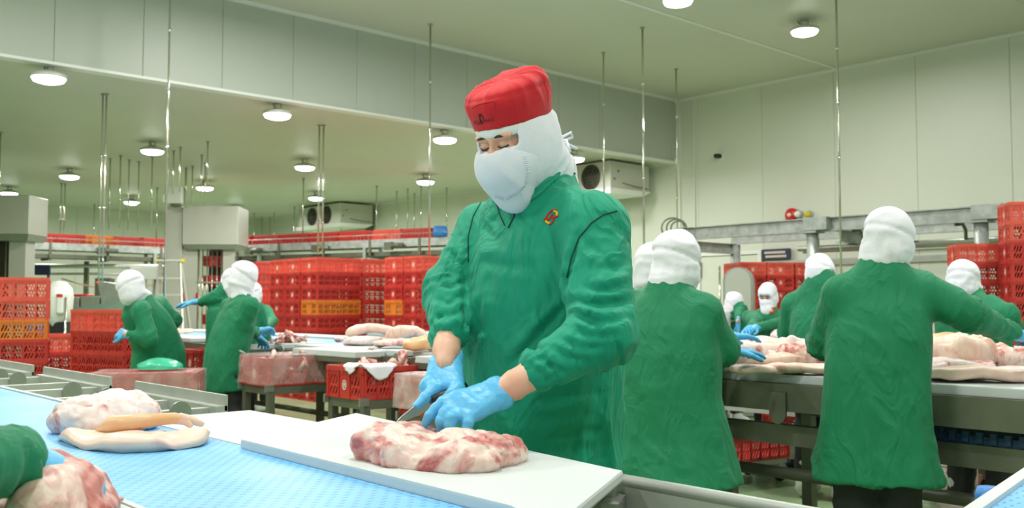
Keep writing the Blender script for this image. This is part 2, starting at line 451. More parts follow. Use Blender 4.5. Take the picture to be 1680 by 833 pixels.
class Field:
    """signed distance field on a rectilinear grid"""
    def __init__(s, xs, ys, zs):
        s.ax = [np.asarray(a, dtype=np.float32) for a in (xs, ys, zs)]
        s.F = np.full([len(a) for a in s.ax], 1.0, dtype=np.float32)
    @classmethod
    def box(cls, lo, hi, h):
        return cls(*[np.arange(lo[i], hi[i] + h, h) for i in range(3)])
    def sub(s, lo, hi, pad):
        sl = []
        for i in range(3):
            a = np.searchsorted(s.ax[i], lo[i] - pad); b = np.searchsorted(s.ax[i], hi[i] + pad)
            sl.append(slice(max(0, a - 1), min(len(s.ax[i]), b + 1)))
        X = s.ax[0][sl[0]][:, None, None]; Y = s.ax[1][sl[1]][None, :, None]; Z = s.ax[2][sl[2]][None, None, :]
        return tuple(sl), X, Y, Z
    def join(s, sl, d, k):
        a = s.F[sl]
        if k > 0:
            h = np.clip(.5 + .5 * (a - d) / k, 0, 1)
            s.F[sl] = a * (1 - h) + d * h - k * h * (1 - h)
        else: s.F[sl] = np.minimum(a, d)
    def cut(s, sl, d, k=0.004):
        a = s.F[sl]; b = -d
        h = np.clip(.5 - .5 * (a - b) / k, 0, 1)
        s.F[sl] = a * (1 - h) + b * h + k * h * (1 - h)
    def cone(s, a, b, ra, rb, k=.02, flat=None):
        """tapered limb; flat = (axis, factor) squeezes it across one direction"""
        a, b = A3(a), A3(b); rm = max(ra, rb); pad = rm + 3 * k + .02
        sl, X, Y, Z = s.sub(np.minimum(a, b), np.maximum(a, b), pad)
        ba = b - a; L2 = max(1e-9, float(ba @ ba))
        t = np.clip(((X - a[0]) * ba[0] + (Y - a[1]) * ba[1] + (Z - a[2]) * ba[2]) / L2, 0, 1)
        dx, dy, dz = X - a[0] - t * ba[0], Y - a[1] - t * ba[1], Z - a[2] - t * ba[2]
        d2 = dx * dx + dy * dy + dz * dz
        if flat is not None:
            n, fc = A3(flat[0]), flat[1]
            q = dx * n[0] + dy * n[1] + dz * n[2]
            d2 = d2 + q * q * (fc * fc - 1)
        d = np.sqrt(d2) - (ra + (rb - ra) * t)
        s.join(sl, d, k); return s
    def chain(s, pts, rs, k=.01, flat=None):
        for i in range(len(pts) - 1): s.cone(pts[i], pts[i + 1], rs[i], rs[i + 1], k, flat)
        return s
    def _ell(s, c, rad, R, pad):
        c = A3(c); rm = max(rad)
        sl, X, Y, Z = s.sub(c - rm, c + rm, pad)
        R = R or ((1, 0, 0), (0, 1, 0), (0, 0, 1))
        q = 0; g = 0
        for ax, r in zip(R, rad):
            t = ((X - c[0]) * ax[0] + (Y - c[1]) * ax[1] + (Z - c[2]) * ax[2]) / r
            q = q + t * t; g = g + t * t / (r * r)
        k0 = np.sqrt(q)
        return sl, k0 * (k0 - 1) / (np.sqrt(g) + 1e-6)
    def ell(s, c, rad, R=None, k=.02):
        sl, d = s._ell(c, rad, R, 3 * k + .02); s.join(sl, d, k); return s
    def ell_cut(s, c, rad, R=None, k=.004):
        sl, d = s._ell(c, rad, R, .02); s.cut(sl, d, k); return s
    def rbox(s, c, half, R, r, k=.01, cut=False):
        c = A3(c); rm = math.sqrt(sum(h * h for h in half))
        sl, X, Y, Z = s.sub(c - rm, c + rm, 3 * k + .02)
        out = 0; ins = -10
        for ax, h in zip(R, half):
            t = np.abs((X - c[0]) * ax[0] + (Y - c[1]) * ax[1] + (Z - c[2]) * ax[2]) - (h - r)
            out = out + np.maximum(t, 0) ** 2; ins = np.maximum(ins, t)
        d = np.sqrt(out) + np.minimum(ins, 0) - r
        if cut: s.cut(sl, d, k)
        else: s.join(sl, d, k)
        return s
    def column(s, secs, side, k=.03, e=2.4):
        """stack of oval sections (z, cx, cy, half width along side, half depth)"""
        secs = sorted(secs); Z0 = s.ax[2]
        zz = [q[0] for q in secs]
        cx, cy, a, b = [np.interp(Z0, zz, [q[i] for q in secs])[None, None, :] for i in (1, 2, 3, 4)]
        X = s.ax[0][:, None, None]; Y = s.ax[1][None, :, None]
        u = np.abs((X - cx) * side[0] + (Y - cy) * side[1]) / a; v = np.abs(-(X - cx) * side[1] + (Y - cy) * side[0]) / b
        d = ((u ** e + v ** e) ** (1 / e) - 1) * np.minimum(a, b)
        d = np.maximum(d, np.maximum(Z0 - zz[-1], zz[0] - Z0)[None, None, :]).astype(np.float32)
        s.join((slice(None),) * 3, d, k); return s
    def nets(s):
        F = s.F; S = F < 0
        c = np.zeros([n - 1 for n in F.shape], dtype=np.int8)
        for i in (0, 1):
            for j in (0, 1):
                for k in (0, 1): c += S[i:F.shape[0] - 1 + i, j:F.shape[1] - 1 + j, k:F.shape[2] - 1 + k]
        act = (c > 0) & (c < 8)
        I = np.argwhere(act); n = len(I)
        if n == 0: return np.zeros((0, 3)), np.zeros((0, 4), int)
        idx = np.full(act.shape, -1, dtype=np.int64); idx[act] = np.arange(n)
        pos = np.zeros((n, 3)); cnt = np.zeros(n)
        for ax in range(3):
            o = [q for q in range(3) if q != ax]
            for p in (0, 1):
                for q in (0, 1):
                    A = I.copy(); A[:, o[0]] += p; A[:, o[1]] += q
                    B = A.copy(); B[:, ax] += 1
                    fa = F[A[:, 0], A[:, 1], A[:, 2]]; fb = F[B[:, 0], B[:, 1], B[:, 2]]
                    m = (fa < 0) != (fb < 0)
                    t = np.where(m, fa / np.where(m, fa - fb, 1), 0)
                    for d in range(3):
                        ca, cb = s.ax[d][A[:, d]], s.ax[d][B[:, d]]
                        pos[:, d] += np.where(m, ca + t * (cb - ca), 0)
                    cnt += m
        pos /= cnt[:, None]
        faces = []
        for ax in range(3):
            o = [(ax + 1) % 3, (ax + 2) % 3]
            lo = [slice(None)] * 3; hi = [slice(None)] * 3
            lo[ax] = slice(0, -1); hi[ax] = slice(1, None)
            m = S[tuple(lo)] != S[tuple(hi)]
            E = np.argwhere(m)
            ok = (E[:, o[0]] > 0) & (E[:, o[1]] > 0) & (E[:, o[0]] < act.shape[o[0]]) & (E[:, o[1]] < act.shape[o[1]])
            E = E[ok]
            ins = S[E[:, 0], E[:, 1], E[:, 2]]
            q = []
            for p, r in ((-1, -1), (0, -1), (0, 0), (-1, 0)):
                C = E.copy(); C[:, o[0]] += p; C[:, o[1]] += r
                q.append(idx[C[:, 0], C[:, 1], C[:, 2]])
            q = np.stack(q, 1)
            q[~ins] = q[~ins][:, ::-1]
            faces.append(q)
        return pos, np.concatenate(faces)

def vnormals(v, f):
    n = np.cross(v[f[:, 2]] - v[f[:, 0]], v[f[:, 3]] - v[f[:, 1]])
    N = np.zeros_like(v)
    for i in range(4): np.add.at(N, f[:, i], n)
    return N / (np.linalg.norm(N, axis=1)[:, None] + 1e-12)
def relax(v, f, it=1, w=.5):
    for _ in range(it):
        s = np.zeros_like(v); c = np.zeros(len(v))
        for i in range(4):
            for j in (1, 3):
                np.add.at(s, f[:, i], v[f[:, (i + j) % 4]]); np.add.at(c, f[:, i], 1)
        v = v * (1 - w) + w * s / np.maximum(c, 1)[:, None]
    return v
def make_mesh(name, v, f, m, parent=None, origin=None, inv=None):
    me = bpy.data.meshes.new(name)
    o0 = A3(origin) if origin is not None else np.zeros(3)
    me.from_pydata((v - o0).tolist(), [], f.tolist())
    me.polygons.foreach_set('use_smooth', [True] * len(me.polygons))
    me.update()
    if m is not None: me.materials.append(m)
    o = bpy.data.objects.new(name, me); link(o, parent)
    return o
def seg_t(v, a, b):
    a, b = A3(a), A3(b); ba = b - a; L = np.linalg.norm(ba)
    t = ((v - a) @ ba) / (L * L); tc = np.clip(t, 0, 1)
    q = v - a - tc[:, None] * ba
    return tc, np.linalg.norm(q, axis=1), q, ba / L, L
# ------------------------------------------------------------------ the room
XW, YB, ZH, ZL = 13.45, 10.5, 4.83, 3.72      # right wall, bulkhead, high and low ceilings
YF, XL, YN = 26.0, -5.0, -5.0

MB().box((XL, YN, -.1), (XW + .2, YF + .2, 0)).build('floor', M['floor'])['kind'] = 'structure'

def panel_wall(name, axis, pos, lo, hi, z0, z1, step, thick, m, start=0.0):
    """insulated panels side by side with a recessed joint, on a backing sheet"""
    b = MB()
    if axis == 'x': b.box((pos + .012, lo, z0), (pos + thick, hi, z1))
    else: b.box((lo, pos + .012, z0), (hi, pos + thick, z1))
    root = structure(b.build(name, M['joint']))
    a = lo + start - step if start else lo
    me = None
    while a < hi - .01:
        p0, p1 = max(a, lo) + .002, min(a + step, hi) - .002
        if p1 - p0 > .02:
            q = MB()
            if axis == 'x': q.box((pos, p0, z0), (pos + .02, p1, z1), .004)
            else: q.box((p0, pos, z0), (p1, pos + .02, z1), .004)
            q.build('panel', m, root)
        a += step
    return root

wall_right = panel_wall('wall_right', 'x', XW, YN, YF, 0, ZH + .1, 1.285, .2, M['wall'], start=.94)
wall_back = panel_wall('wall_back', 'y', YF, XL, XW, 0, ZL + .05, 1.2, .2, M['wall'])
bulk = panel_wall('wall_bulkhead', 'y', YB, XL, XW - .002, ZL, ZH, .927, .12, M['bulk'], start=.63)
structure(MB().box((XL - .2, YN, 0), (XL, YF, ZH + .1)).build('wall_left', M['wall']))
structure(MB().box((XL, YN - .2, 0), (XW, YN, ZH + .1)).build('wall_front', M['wall']))
structure(MB().box((XL, YN, ZH + .012), (XW, YB + .12, ZH + .12)).build('ceiling', M['joint']))
structure(MB().box((XL, YB + .12, ZL + .012), (XW, YF, ZL + .12)).build('ceiling', M['joint']))
for root, y0, y1, z in ((bpy.data.objects['ceiling'], YN, YB, ZH), (bpy.data.objects['ceiling.001'], YB + .121, YF, ZL)):
    y = y0
    while y < y1 - .01:
        e = min(y + 3.1, y1)
        MB().box((XL, y + .002, z), (XW, e - .002, z + .014)).build('panel', M['ceil'], root)
        y = e
# trim strips: bulkhead foot and head, wall heads, the ceiling seam
def strip(name, a, b_, w, h, m=M['trim']):
    return structure(MB().bar(a, b_, w, h).build(name, m))
strip('trim_1', (XL, YB + .05, ZL - .012), (XW, YB + .05, ZL - .012), .16, .03)
strip('trim_2', (XL, YB - .02, ZH - .02), (XW, YB - .02, ZH - .02), .04, .04)
strip('trim_3', (XW - .02, YN, ZH - .02), (XW - .02, YB, ZH - .02), .04, .04)
strip('trim_4', (XW - .02, YB + .12, ZL - .015), (XW - .02, YF, ZL - .015), .03, .03)
strip('trim_5', (XL, 7.44, ZH - .004), (XW, 7.44, ZH - .004), .05, .012)
strip('trim_6', (XW - .025, YB - .03, 0), (XW - .025, YB - .03, ZH), .05, .05)
strip('trim_7', (XW - .02, YB - .36, 0), (XW - .02, YB - .36, ZH - .05), .012, .03)
# bumper rail and dado band on the right wall
strip('trim_8', (XW - .03, -1, 2.02), (XW - .03, 6.3, 2.02), .05, .05)
strip('trim_9', (XW - .02, -1, 1.86), (XW - .02, 9.3, 1.86), .03, .09, M['steel_light'])
# door in the right wall
door = structure(MB().box((XW - .06, 8.86, 0.0), (XW - .02, 10.0, 2.02), .006).build('door_1', M['wall']))
MB().bar((XW - .05, 8.82, 0), (XW - .05, 8.82, 2.08), .07, .06).build('door_frame', M['trim'], door)
MB().bar((XW - .05, 10.04, 0), (XW - .05, 10.04, 2.08), .07, .06).build('door_frame', M['trim'], door)
MB().bar((XW - .05, 8.78, 2.06), (XW - .05, 10.08, 2.06), .07, .06).build('door_frame', M['trim'], door)
MB().tube([(XW - .06, 9.85, 1.0), (XW - .13, 9.85, 1.0), (XW - .13, 9.85, 1.22), (XW - .06, 9.85, 1.22)], .013).build('handle', M['chrome'], door)
# floor curb along the right wall
structure(MB().box((XW - .14, YN, 0), (XW - .001, YF, .28), .02).build('baseboard_right', M['trim']))

# ------------------------------------------------------------------ ceiling lamps
lens_me = MB().lathe((0, 0, 0), [(.002, -.085), (.09, -.08), (.15, -.06), (.172, -.02)], 28).mesh('lens')
body_me = MB().lathe((0, 0, 0), [(.176, -.028), (.182, -.01), (.17, .012), (.1, .035), (.06, .05)], 28).mesh('housing')
brk_me = MB().box((-.012, -.05, .04), (.012, -.04, .12)).box((-.012, .04, .04), (.012, .05, .12)).box((-.012, -.05, .112), (.012, .05, .12)).cyl((0, 0, .045), (0, 0, .06), .03).mesh('bracket')
cab_me = MB().tube([(0, .01, .06), (.05, .03, .07), (.07, .05, .1), (.05, .07, .12)], .006, 6).mesh('cable')
for me, m in ((lens_me, 'lamp'), (body_me, 'lamp_body'), (brk_me, 'galv'), (cab_me, 'black')): me.materials.append(M[m])
lamp_light = bpy.data.lights.new('lamp_light', 'AREA')
lamp_light.shape = 'DISK'; lamp_light.size = .34; lamp_light.energy = LAMP_W; lamp_light.color = LAMP_COL

def lamp(p, label, w=1.0):
    t = thing('ceiling_lamp', label, 'lamp', (p[0], p[1], p[2]), 0.83, 'round lamps under the ceilings')
    for n, me in (('lens', lens_me), ('housing', body_me), ('bracket', brk_me), ('cable', cab_me)):
        use(n, me, t)
    lo = bpy.data.objects.new('bulb_light', lamp_light)
    link(lo, t); lo.location = (0, 0, -.10)
    return t

LAMPS = [
    (80, 124, 'largest round ceiling lamp, just behind the lower bulkhead edge at far left'),
    (455, 185, 'round ceiling lamp close behind the bulkhead edge, between the two long hanging rods'),
    (730, 226, 'round ceiling lamp close behind the bulkhead edge, beside the red cap'),
    (942, 258, 'round ceiling lamp behind the bulkhead, above the shoulder of the worker in the red cap'),
    (250, 245, 'round ceiling lamp beside the long thin rod, up and left of the white control box'),
    (114, 287, 'round ceiling lamp over the leftmost row of overhead red crates, third in size there'),
    (15, 315, 'round ceiling lamp directly above the grey cabinet at the left frame edge'),
    (500, 272, 'round ceiling lamp just left of the paired bright rods in the middle'),
    (519, 323, 'small round ceiling lamp hanging in line with the paired rods, beside the twin fans'),
    (336, 306, 'round ceiling lamp right above the grey lift housing'),
    (216, 330, 'small round ceiling lamp between thin rods, left of the white control box'),
    (123, 350, 'small distant round lamp over the overhead crates left of the double rod'),
    (198, 373, 'tiny far round lamp just above the orange overhead crate'),
    (386, 344, 'small round ceiling lamp beside the top right corner of the lift housing'),
    (698, 296, 'round ceiling lamp beside the bright rod left of the red cap'),
    (57, 365, 'tiny far round lamp right beside the leftmost grey cabinet'),
]
for px, py, lb in LAMPS:
    lamp(on(px, py, ZL - .12), lb)
lamp(on(1320, 48, ZH - .12), 'round lamp on the high ceiling above the galvanised rack at right')
lamp(on(1112, -2, ZH - .12), 'round lamp on the high ceiling cut by the top frame edge')
for x, y in ((8.6, 2.2), (8.6, -1.2), (4.9, 5.4), (4.9, 2.0), (4.9, -1.4), (1.3, 5.4), (1.3, 2.0), (1.3, -1.4), (1.3, 8.2), (-2.3, 5.4), (-2.3, 2.0), (-2.3, -1.4), (-2.3, 8.2), (4.9, 8.4)):
    lamp((x, y, ZH - .12), 'round lamp on the high ceiling above the cutting line, outside the picture')

# ------------------------------------------------------------------ hanging rods
def rod(top, zb, label, r=.009, pair=0.0, clamp=True):
    top = Vector(top)
    o = MB().tube([(0, 0, zb - top.z), (0, 0, -.02)], r, 8)
    o = o.build('hanging_rod', M['rod'])
    o.location = top
    tag(o, label, 'rod', 'steel rods hanging from the ceilings')
    MB().lathe((0, 0, 0), [(r * 2.6, -.015), (r * 2.6, 0)], 10).build('ceiling_flange', M['galv'], o)
    n = 0
    z = -.75
    while z > zb - top.z + .2 and n < 3:
        MB().lathe((0, 0, z), [(r * 1.5, -.02), (r * 1.5, .02)], 8).build('coupling', M['chrome'], o); z -= .62; n += 1
    return o
rod(spot(269.5, 9.9, ZH), 1.0, 'long thin rod from the high ceiling beside the stepladder', .011)
rod(spot(704, 12.2, ZH), 1.5, 'long bright rod left of the worker in the red cap', .013)
rod(on(990, 86, ZH), 1.9, 'thin rod right of the red cap, left one of two', .011)
rod(on(1054, 45, ZH), 1.4, 'thin long rod right of the red cap, right one of two', .013)
rod(on(1109, 113, ZH), 2.28, 'thin rod ending in a cable coil on the galvanised rack', .013)
rod(spot(1381, 10.6, ZH), 1.4, 'long thin rod in front of the right wall, over two hooded workers', .012)
rod(on(169, 154, ZL), 1.45, 'left rod of the thick pair nearest the left', .010)
rod(on(175, 154, ZL), 1.45, 'right rod of the thick pair nearest the left', .010)
rod(on(524, 205, ZL), 1.9, 'left rod of the bright pair in front of the twin fans', .012)
rod(on(531, 205, ZL), 1.9, 'right rod of the bright pair in front of the twin fans', .012)
SMALL = [(181, 260), (198, 255), (212, 262), (228, 265), (250, 257), (258, 308), (276, 242), (285, 247), (296, 241), (316, 272), (331, 254), (337, 267), (341, 232),
         (101, 300), (107, 301), (155, 335), (1, 217)]
ORDN = ['first', 'second', 'third', 'fourth', 'fifth', 'sixth', 'seventh', 'eighth', 'ninth', 'tenth', 'eleventh', 'twelfth', 'thirteenth', 'fourteenth', 'fifteenth', 'sixteenth', 'seventeenth', 'eighteenth']
rank = {q: i for i, q in enumerate(sorted(SMALL))}
for px, py in SMALL:
    zb = 2.5 if not 270 < px < 345 else 3.0
    rod(on(px, py, ZL), zb, 'thin steel rod at left above the overhead crates, %s from the left' % ORDN[rank[(px, py)]], .012)
MIDR = sorted([(498, 292), (483, 339), (618, 305), (651, 314), (669, 310), (680, 317), (691, 305), (733, 308), (560, 333), (403, 351), (417, 349), (430, 356), (443, 356), (450, 349), (588, 335)])
for i, (px, py) in enumerate(MIDR):
    rod(on(px, py, ZL), 2.55, 'thin steel rod between lift and green sleeve, %s from the left' % ORDN[i], .012)

# ------------------------------------------------------------------ near conveyor line
ZT = .9
line = thing('conveyor_table', 'near conveyor table with pale blue slotted belt and steel bays', 'conveyor', (.77, 2.0, 0))
def off(mb): # world shapes into the local frame of a thing
    return mb
def build_at(mb, name, m, root):
    o = mb.build(name, m, root)
    o.matrix_parent_inverse = Matrix.Translation(-Vector(root.location)) if root.rotation_euler.z == 0 else root.matrix_basis.inverted()
    return o
bm_ = MB(); bm_.box((.561, -.6, ZT - .03), (.969, 6.8, ZT - .004), .004)
build_at(bm_, 'belt', M['belt'], line)
build_at(MB().box((.548, -.6, ZT - .05), (.559, 6.8, ZT)), 'edge_strip', M['board'], line)
build_at(MB().box((.971, 2.6, ZT - .05), (.988, 6.8, ZT)), 'edge_strip', M['board'], line)
fr = MB().box((.56, -.6, ZT - .12), (.60, 6.8, ZT - .035)).box((.94, -.6, ZT - .12), (.985, 6.8, ZT - .052))
for y in np.arange(-.4, 6.8, .8): fr.box((.6, y, ZT - .11), (.94, y + .04, ZT - .06))
build_at(fr, 'frame', M['steel'], line)
for y in (-.3, 2.2, 4.4, 6.6):
    for x in (.62, .92): build_at(MB().box((x - .025, y - .025, 0), (x + .025, y + .025, ZT - .11)), 'leg', M['steel'], line)
build_at(MB().bar((.92, -.3, .35), (.92, 6.6, .35), .04), 'lower_rail', M['steel'], line)
# side gutter running on past the board's end
tr = MB().box((1.288, -.8, .52), (1.300, 1.16, ZT - .012)).tube([(1.294, -.8, ZT - .01), (1.294, 1.16, ZT - .01)], .011, 8).box((1.0, -.8, .52), (1.288, 1.16, .535))
build_at(tr, 'gutter', M['steel_light'], line)
for y in (-.7, .9): build_at(MB().box((1.1, y, 0), (1.14, y + .04, .52)), 'leg', M['steel'], line)
for k, (y0, y1) in enumerate(((2.92, 3.6), (3.94, 4.72), (4.97, 5.8))):
    b = MB()
    zt = ZT - .015
    for yy in (y0 + .02, y0 + .34, y1 - .02):
        b.box((.99, yy - .02, zt - .07), (1.335, yy + .02, zt - .012))
    b.box((.99, y0, zt - .07), (1.02, y1, zt - .014))
    b.box((1.335, y0 - .05, zt - .06), (1.375, y1 + .03, zt - .004))
    b.box((1.366, y0 - .05, zt - .02), (1.376, y1 + .03, zt + .03))
    bay = build_at(b, 'board_bay', M['steel_light'], line)
    for yy in (y0 + .02, y1 - .02):
        t = MB(); prof = [Vector((1.24 + .035 * math.cos(a), yy - .03, zt - .02 + .036 * math.sin(a))) for a in np.linspace(0, math.pi, 11)]
        prof = [Vector((1.275, yy - .03, zt - .06))] + prof + [Vector((1.205, yy - .03, zt - .06))]
        t.extr(prof, (0, .008, 0))
        build_at(t, 'board_tab', M['steel'], bay) if False else build_at(t, 'board_tab', M['steel'], line)
    for x in (1.05, 1.31): build_at(MB().box((x - .02, y0, 0), (x + .02, y0 + .04, zt - .06)), 'leg', M['steel'], line)
# end bracket under the big board
eb = MB()
pts = [on(1003, 812, .875), on(1022, 797, .875)]
c = on(990, 812, .868)
d_ = dirv(.42, .9)
prof = [c + RT * (.026 * math.cos(a)) + Vector((0, 0, .036 * math.sin(a))) for a in np.linspace(0, math.pi, 13)]
prof = [c + RT * .026 + Vector((0, 0, -.09))] + prof + [c - RT * .026 + Vector((0, 0, -.09))]
eb.extr([p - d_ * .012 for p in prof], d_ * .014)
build_at(eb, 'board_tab', M['steel'], line)
q0 = on(1000, 826, .868); q1 = on(1018, 804, .868)
build_at(MB().bar(q0 + Vector((0, 0, -.05)), q1 + Vector((0, 0, -.05)), .03, .1), 'end_bracket', M['steel'], line)

def board(poly, z0, z1, label, parent_bev=.004, group='white cutting boards', m=None):
    b = MB(); cx = sum(p[0] for p in poly) / len(poly); cy = sum(p[1] for p in poly) / len(poly)
    def ring(s, z): return [(p[0] + (cx - p[0]) * s - 0, p[1] + (cy - p[1]) * s, z) for p in poly]
    e = parent_bev; size = max(math.hypot(p[0] - cx, p[1] - cy) for p in poly); s = e / size
    b.loft([ring(s, z0), ring(0, z0 + e), ring(0, z1 - e), ring(s, z1)])
    o = b.build('cutting_board', m or M['board'])
    ctr = Vector((cx, cy, z0))
    for v in o.data.vertices: v.co -= ctr
    o.location = ctr
    return tag(o, label, 'board', group)
A_, B_ = on(584, 679, ZT + .012), on(1022, 775, ZT + .012)
C_, D_ = on(905, 871, ZT + .012), on(395, 723, ZT + .012)
E_ = on(839, 833, ZT + .012)
board([(p.x, p.y) for p in (A_, B_, C_, E_, D_)], ZT - .0036, ZT + .0152, 'large white cutting board under the pork leg being cut')
a1, a2 = on(410, 668, ZT), on(250, 677, ZT)
board([(1.305, 2.58), (1.305, 1.72), (.972, 1.50), (.972, 2.58)], ZT - .03, ZT - .004, 'white cutting board lying next to the large one, left of it')
board([(.36, -.4), (.36, 1.86), (.546, 1.86), (.546, -.4)], ZT - .03, ZT - .002, 'narrow white board on the near side of the blue belt')
build_at(MB().box((.37, -.4, ZT - .07), (.55, 1.86, ZT - .031)), 'board_support', M['steel'], line)
for y in (0.0, 1.6): build_at(MB().box((.39, y, 0), (.43, y + .04, ZT - .07)), 'leg', M['steel'], line)

# ------------------------------------------------------------------ second line
l2 = thing('conveyor_table', 'second conveyor table crossing the room behind the worker in the red cap', 'conveyor', (4.1, 5.0, 0))
build_at(MB().box((4.02, .2, ZT - .03), (4.52, 11.6, ZT - .004), .004), 'belt', M['belt_far'], l2)
f2 = MB()
for x in (3.62, 4.0, 4.52, 4.86): f2.box((x, .2, ZT - .11), (x + .04, 11.6, ZT - .035))
for y in np.arange(.3, 11.6, 1.0): f2.box((3.62, y, ZT - .1), (4.9, y + .04, ZT - .05))
build_at(f2, 'frame', M['steel_dark'], l2)
build_at(MB().box((3.585, .2, ZT - .15), (3.6, 11.6, ZT - .035)), 'apron', M['steel_dark'], l2)
for y in (.6, 2.9, 5.2, 7.5, 9.8, 11.4):
    for x in (3.64, 4.86): build_at(MB().box((x - .03, y - .03, 0), (x + .03, y + .03, ZT - .11)), 'leg', M['steel_dark'], l2)
build_at(MB().box((3.64, .2, .60), (3.69, 3.2, .685)), 'lower_rail', M['steel_dark'], l2)
build_at(MB().box((4.84, .2, .60), (4.89, 11.4, .66)), 'lower_rail', M['steel_dark'], l2)
build_at(MB().tube([(3.70, .2, .47), (3.70, 2.9, .47)], .026, 10), 'lower_pipe', M['steel_dark'], l2)
build_at(MB().tube([(3.64, 2.9, .42), (3.64, 11.2, .42)], .02, 8), 'lower_pipe', M['steel_dark'], l2)
# bent support arm and hanging lug seen between the two coats
arm = MB().bar((3.63, 2.70, .68), (3.63, 2.56, .52), .05, .05).bar((3.63, 2.56, .54), (3.63, 2.56, .02), .05, .05)
build_at(arm, 'support_arm', M['steel_dark'], l2)
lug = MB(); p = [Vector((3.575, 2.28 + .04 * math.cos(a), .74 + .045 * math.sin(a))) for a in np.linspace(math.pi, 2 * math.pi, 9)]
lug.extr([Vector((3.575, 2.24, .83))] + p + [Vector((3.575, 2.32, .83))], (.012, 0, 0)); build_at(lug, 'lug', M['steel_dark'], l2)
# belt return sagging under the frame, with cleats
ys = np.linspace(.3, 3.6, 45); sg = MB()
zc = lambda y: .80 - .12 * (1 - ((y - 1.35) / 1.2) ** 2 if abs(y - 1.35) < 1.2 else 0)
rings = [[(3.66, y, zc(y)), (4.0, y, zc(y)), (4.0, y, zc(y) + .035), (3.66, y, zc(y) + .035)] for y in ys]
sg.loft(rings)
build_at(sg, 'belt_return', M['belt_under'], l2)
cl = MB()
for y in np.arange(.32, 3.5, .05): cl.box((3.65, y, zc(y) + .01), (3.668, y + .022, zc(y) + .05))
o = build_at(cl, 'belt_cleats', M['belt_under'], l2); o['kind'] = 'stuff'

k = 0
for y0, y1, lb in ((8.3, 9.3, 'white board on the second conveyor, beside the worker reaching left'), (6.62, 7.7, 'white board on the second conveyor in front of the pink scrap heap'),
                   (5.1, 6.45, 'white board on the second conveyor above the bag-draped crate'), (3.55, 4.95, 'white board on the second conveyor under the pork slabs'),
                   (2.0, 3.4, 'white board on the second conveyor behind the arm of the leaning worker'), (.3, 1.9, 'white board on the second conveyor under the pork bellies')):
    board([(3.62, y0), (4.0, y0), (4.0, y1), (3.62, y1)], ZT - .034, ZT + .002, lb)
for y0, y1, lb in ((5.25, 6.05, 'steel edged tray jutting from the second conveyor over the bag-draped crate'), (6.75, 7.45, 'steel edged tray jutting from the second conveyor under the scrap heap'),
                   (3.75, 4.6, 'steel edged tray jutting from the second conveyor beside the blue gloved hand')):
    t = thing('side_tray', lb, 'tray', (3.5, (y0 + y1) / 2, ZT - .1), 0, 'side trays of the second conveyor')
    h = (y1 - y0) / 2
    MB().box((-.12, -h, .058), (.115, h, .098), .003).build('tray_top', M['board'], t)
    MB().box((-.125, -h - .005, .025), (.11, h + .005, .057)).build('tray_frame', M['steel_dark'], t)
    MB().box((-.06, -h - .06, -.045), (.085, h - .05, .024)).build('tray_bracket', M['steel_dark'], t)
    for yy in (-h - .18, h + .14):
        tb = MB()
        pr = [Vector((.084, yy + .036 * math.cos(a), .05 + .042 * math.sin(a))) for a in np.linspace(0, math.pi, 9)]
        tb.extr([Vector((.084, yy + .036, -.02))] + pr + [Vector((.084, yy - .036, -.02))], (-.012, 0, 0))
        tb.build('board_tab', M['steel'], t)
for i, (y0, y1) in enumerate(((.4, 1.9), (2.0, 3.6), (3.7, 5.4), (5.5, 7.2), (7.4, 9.0), (9.3, 11.0))):
    lb = ['white far-side board behind the pork bellies', 'white far-side board behind the cut shoulder pieces', 'white far-side board hidden behind the worker in the red cap',
          'white far-side board behind the long pork slabs', 'white far-side board ending at the crate wall', 'white far-side board in front of the masked worker by the crates'][i]
    board([(4.56, y0), (4.9, y0), (4.9, y1), (4.56, y1)], ZT - .034, ZT + .012, lb)

# ------------------------------------------------------------------ third line at right
l3 = thing('conveyor_table', 'third conveyor table at right with white rim and blue belt, by the masked worker', 'conveyor', (6.7, 4.2, 0))
build_at(MB().box((6.5, 2.2, ZT - .03), (7.0, 9.0, ZT - .004), .004), 'belt', M['belt_far'], l3)
build_at(MB().box((5.95, 2.2, ZT - .035), (6.46, 9.0, ZT + .004), .004), 'rim_board', M['board'], l3)
build_at(MB().box((7.04, 2.2, ZT - .035), (7.4, 9.0, ZT + .004), .004), 'rim_board', M['board'], l3)
b = MB()
for x in (5.93, 6.46, 7.0, 7.38): b.box((x, 2.2, ZT - .14), (x + .04, 9.0, ZT - .036))
build_at(b, 'frame', M['steel_light'], l3)
for y in (2.5, 4.3, 6.1, 8.0):
    for x in (6.0, 7.35): build_at(MB().box((x - .03, y - .03, 0), (x + .03, y + .03, ZT - .14)), 'leg', M['steel'], l3)
build_at(MB().box((5.98, 2.3, .42), (6.02, 8.9, .47)), 'lower_rail', M['steel_light'], l3)
build_at(MB().box((7.33, 2.3, .42), (7.37, 8.9, .47)), 'lower_rail', M['steel_light'], l3)

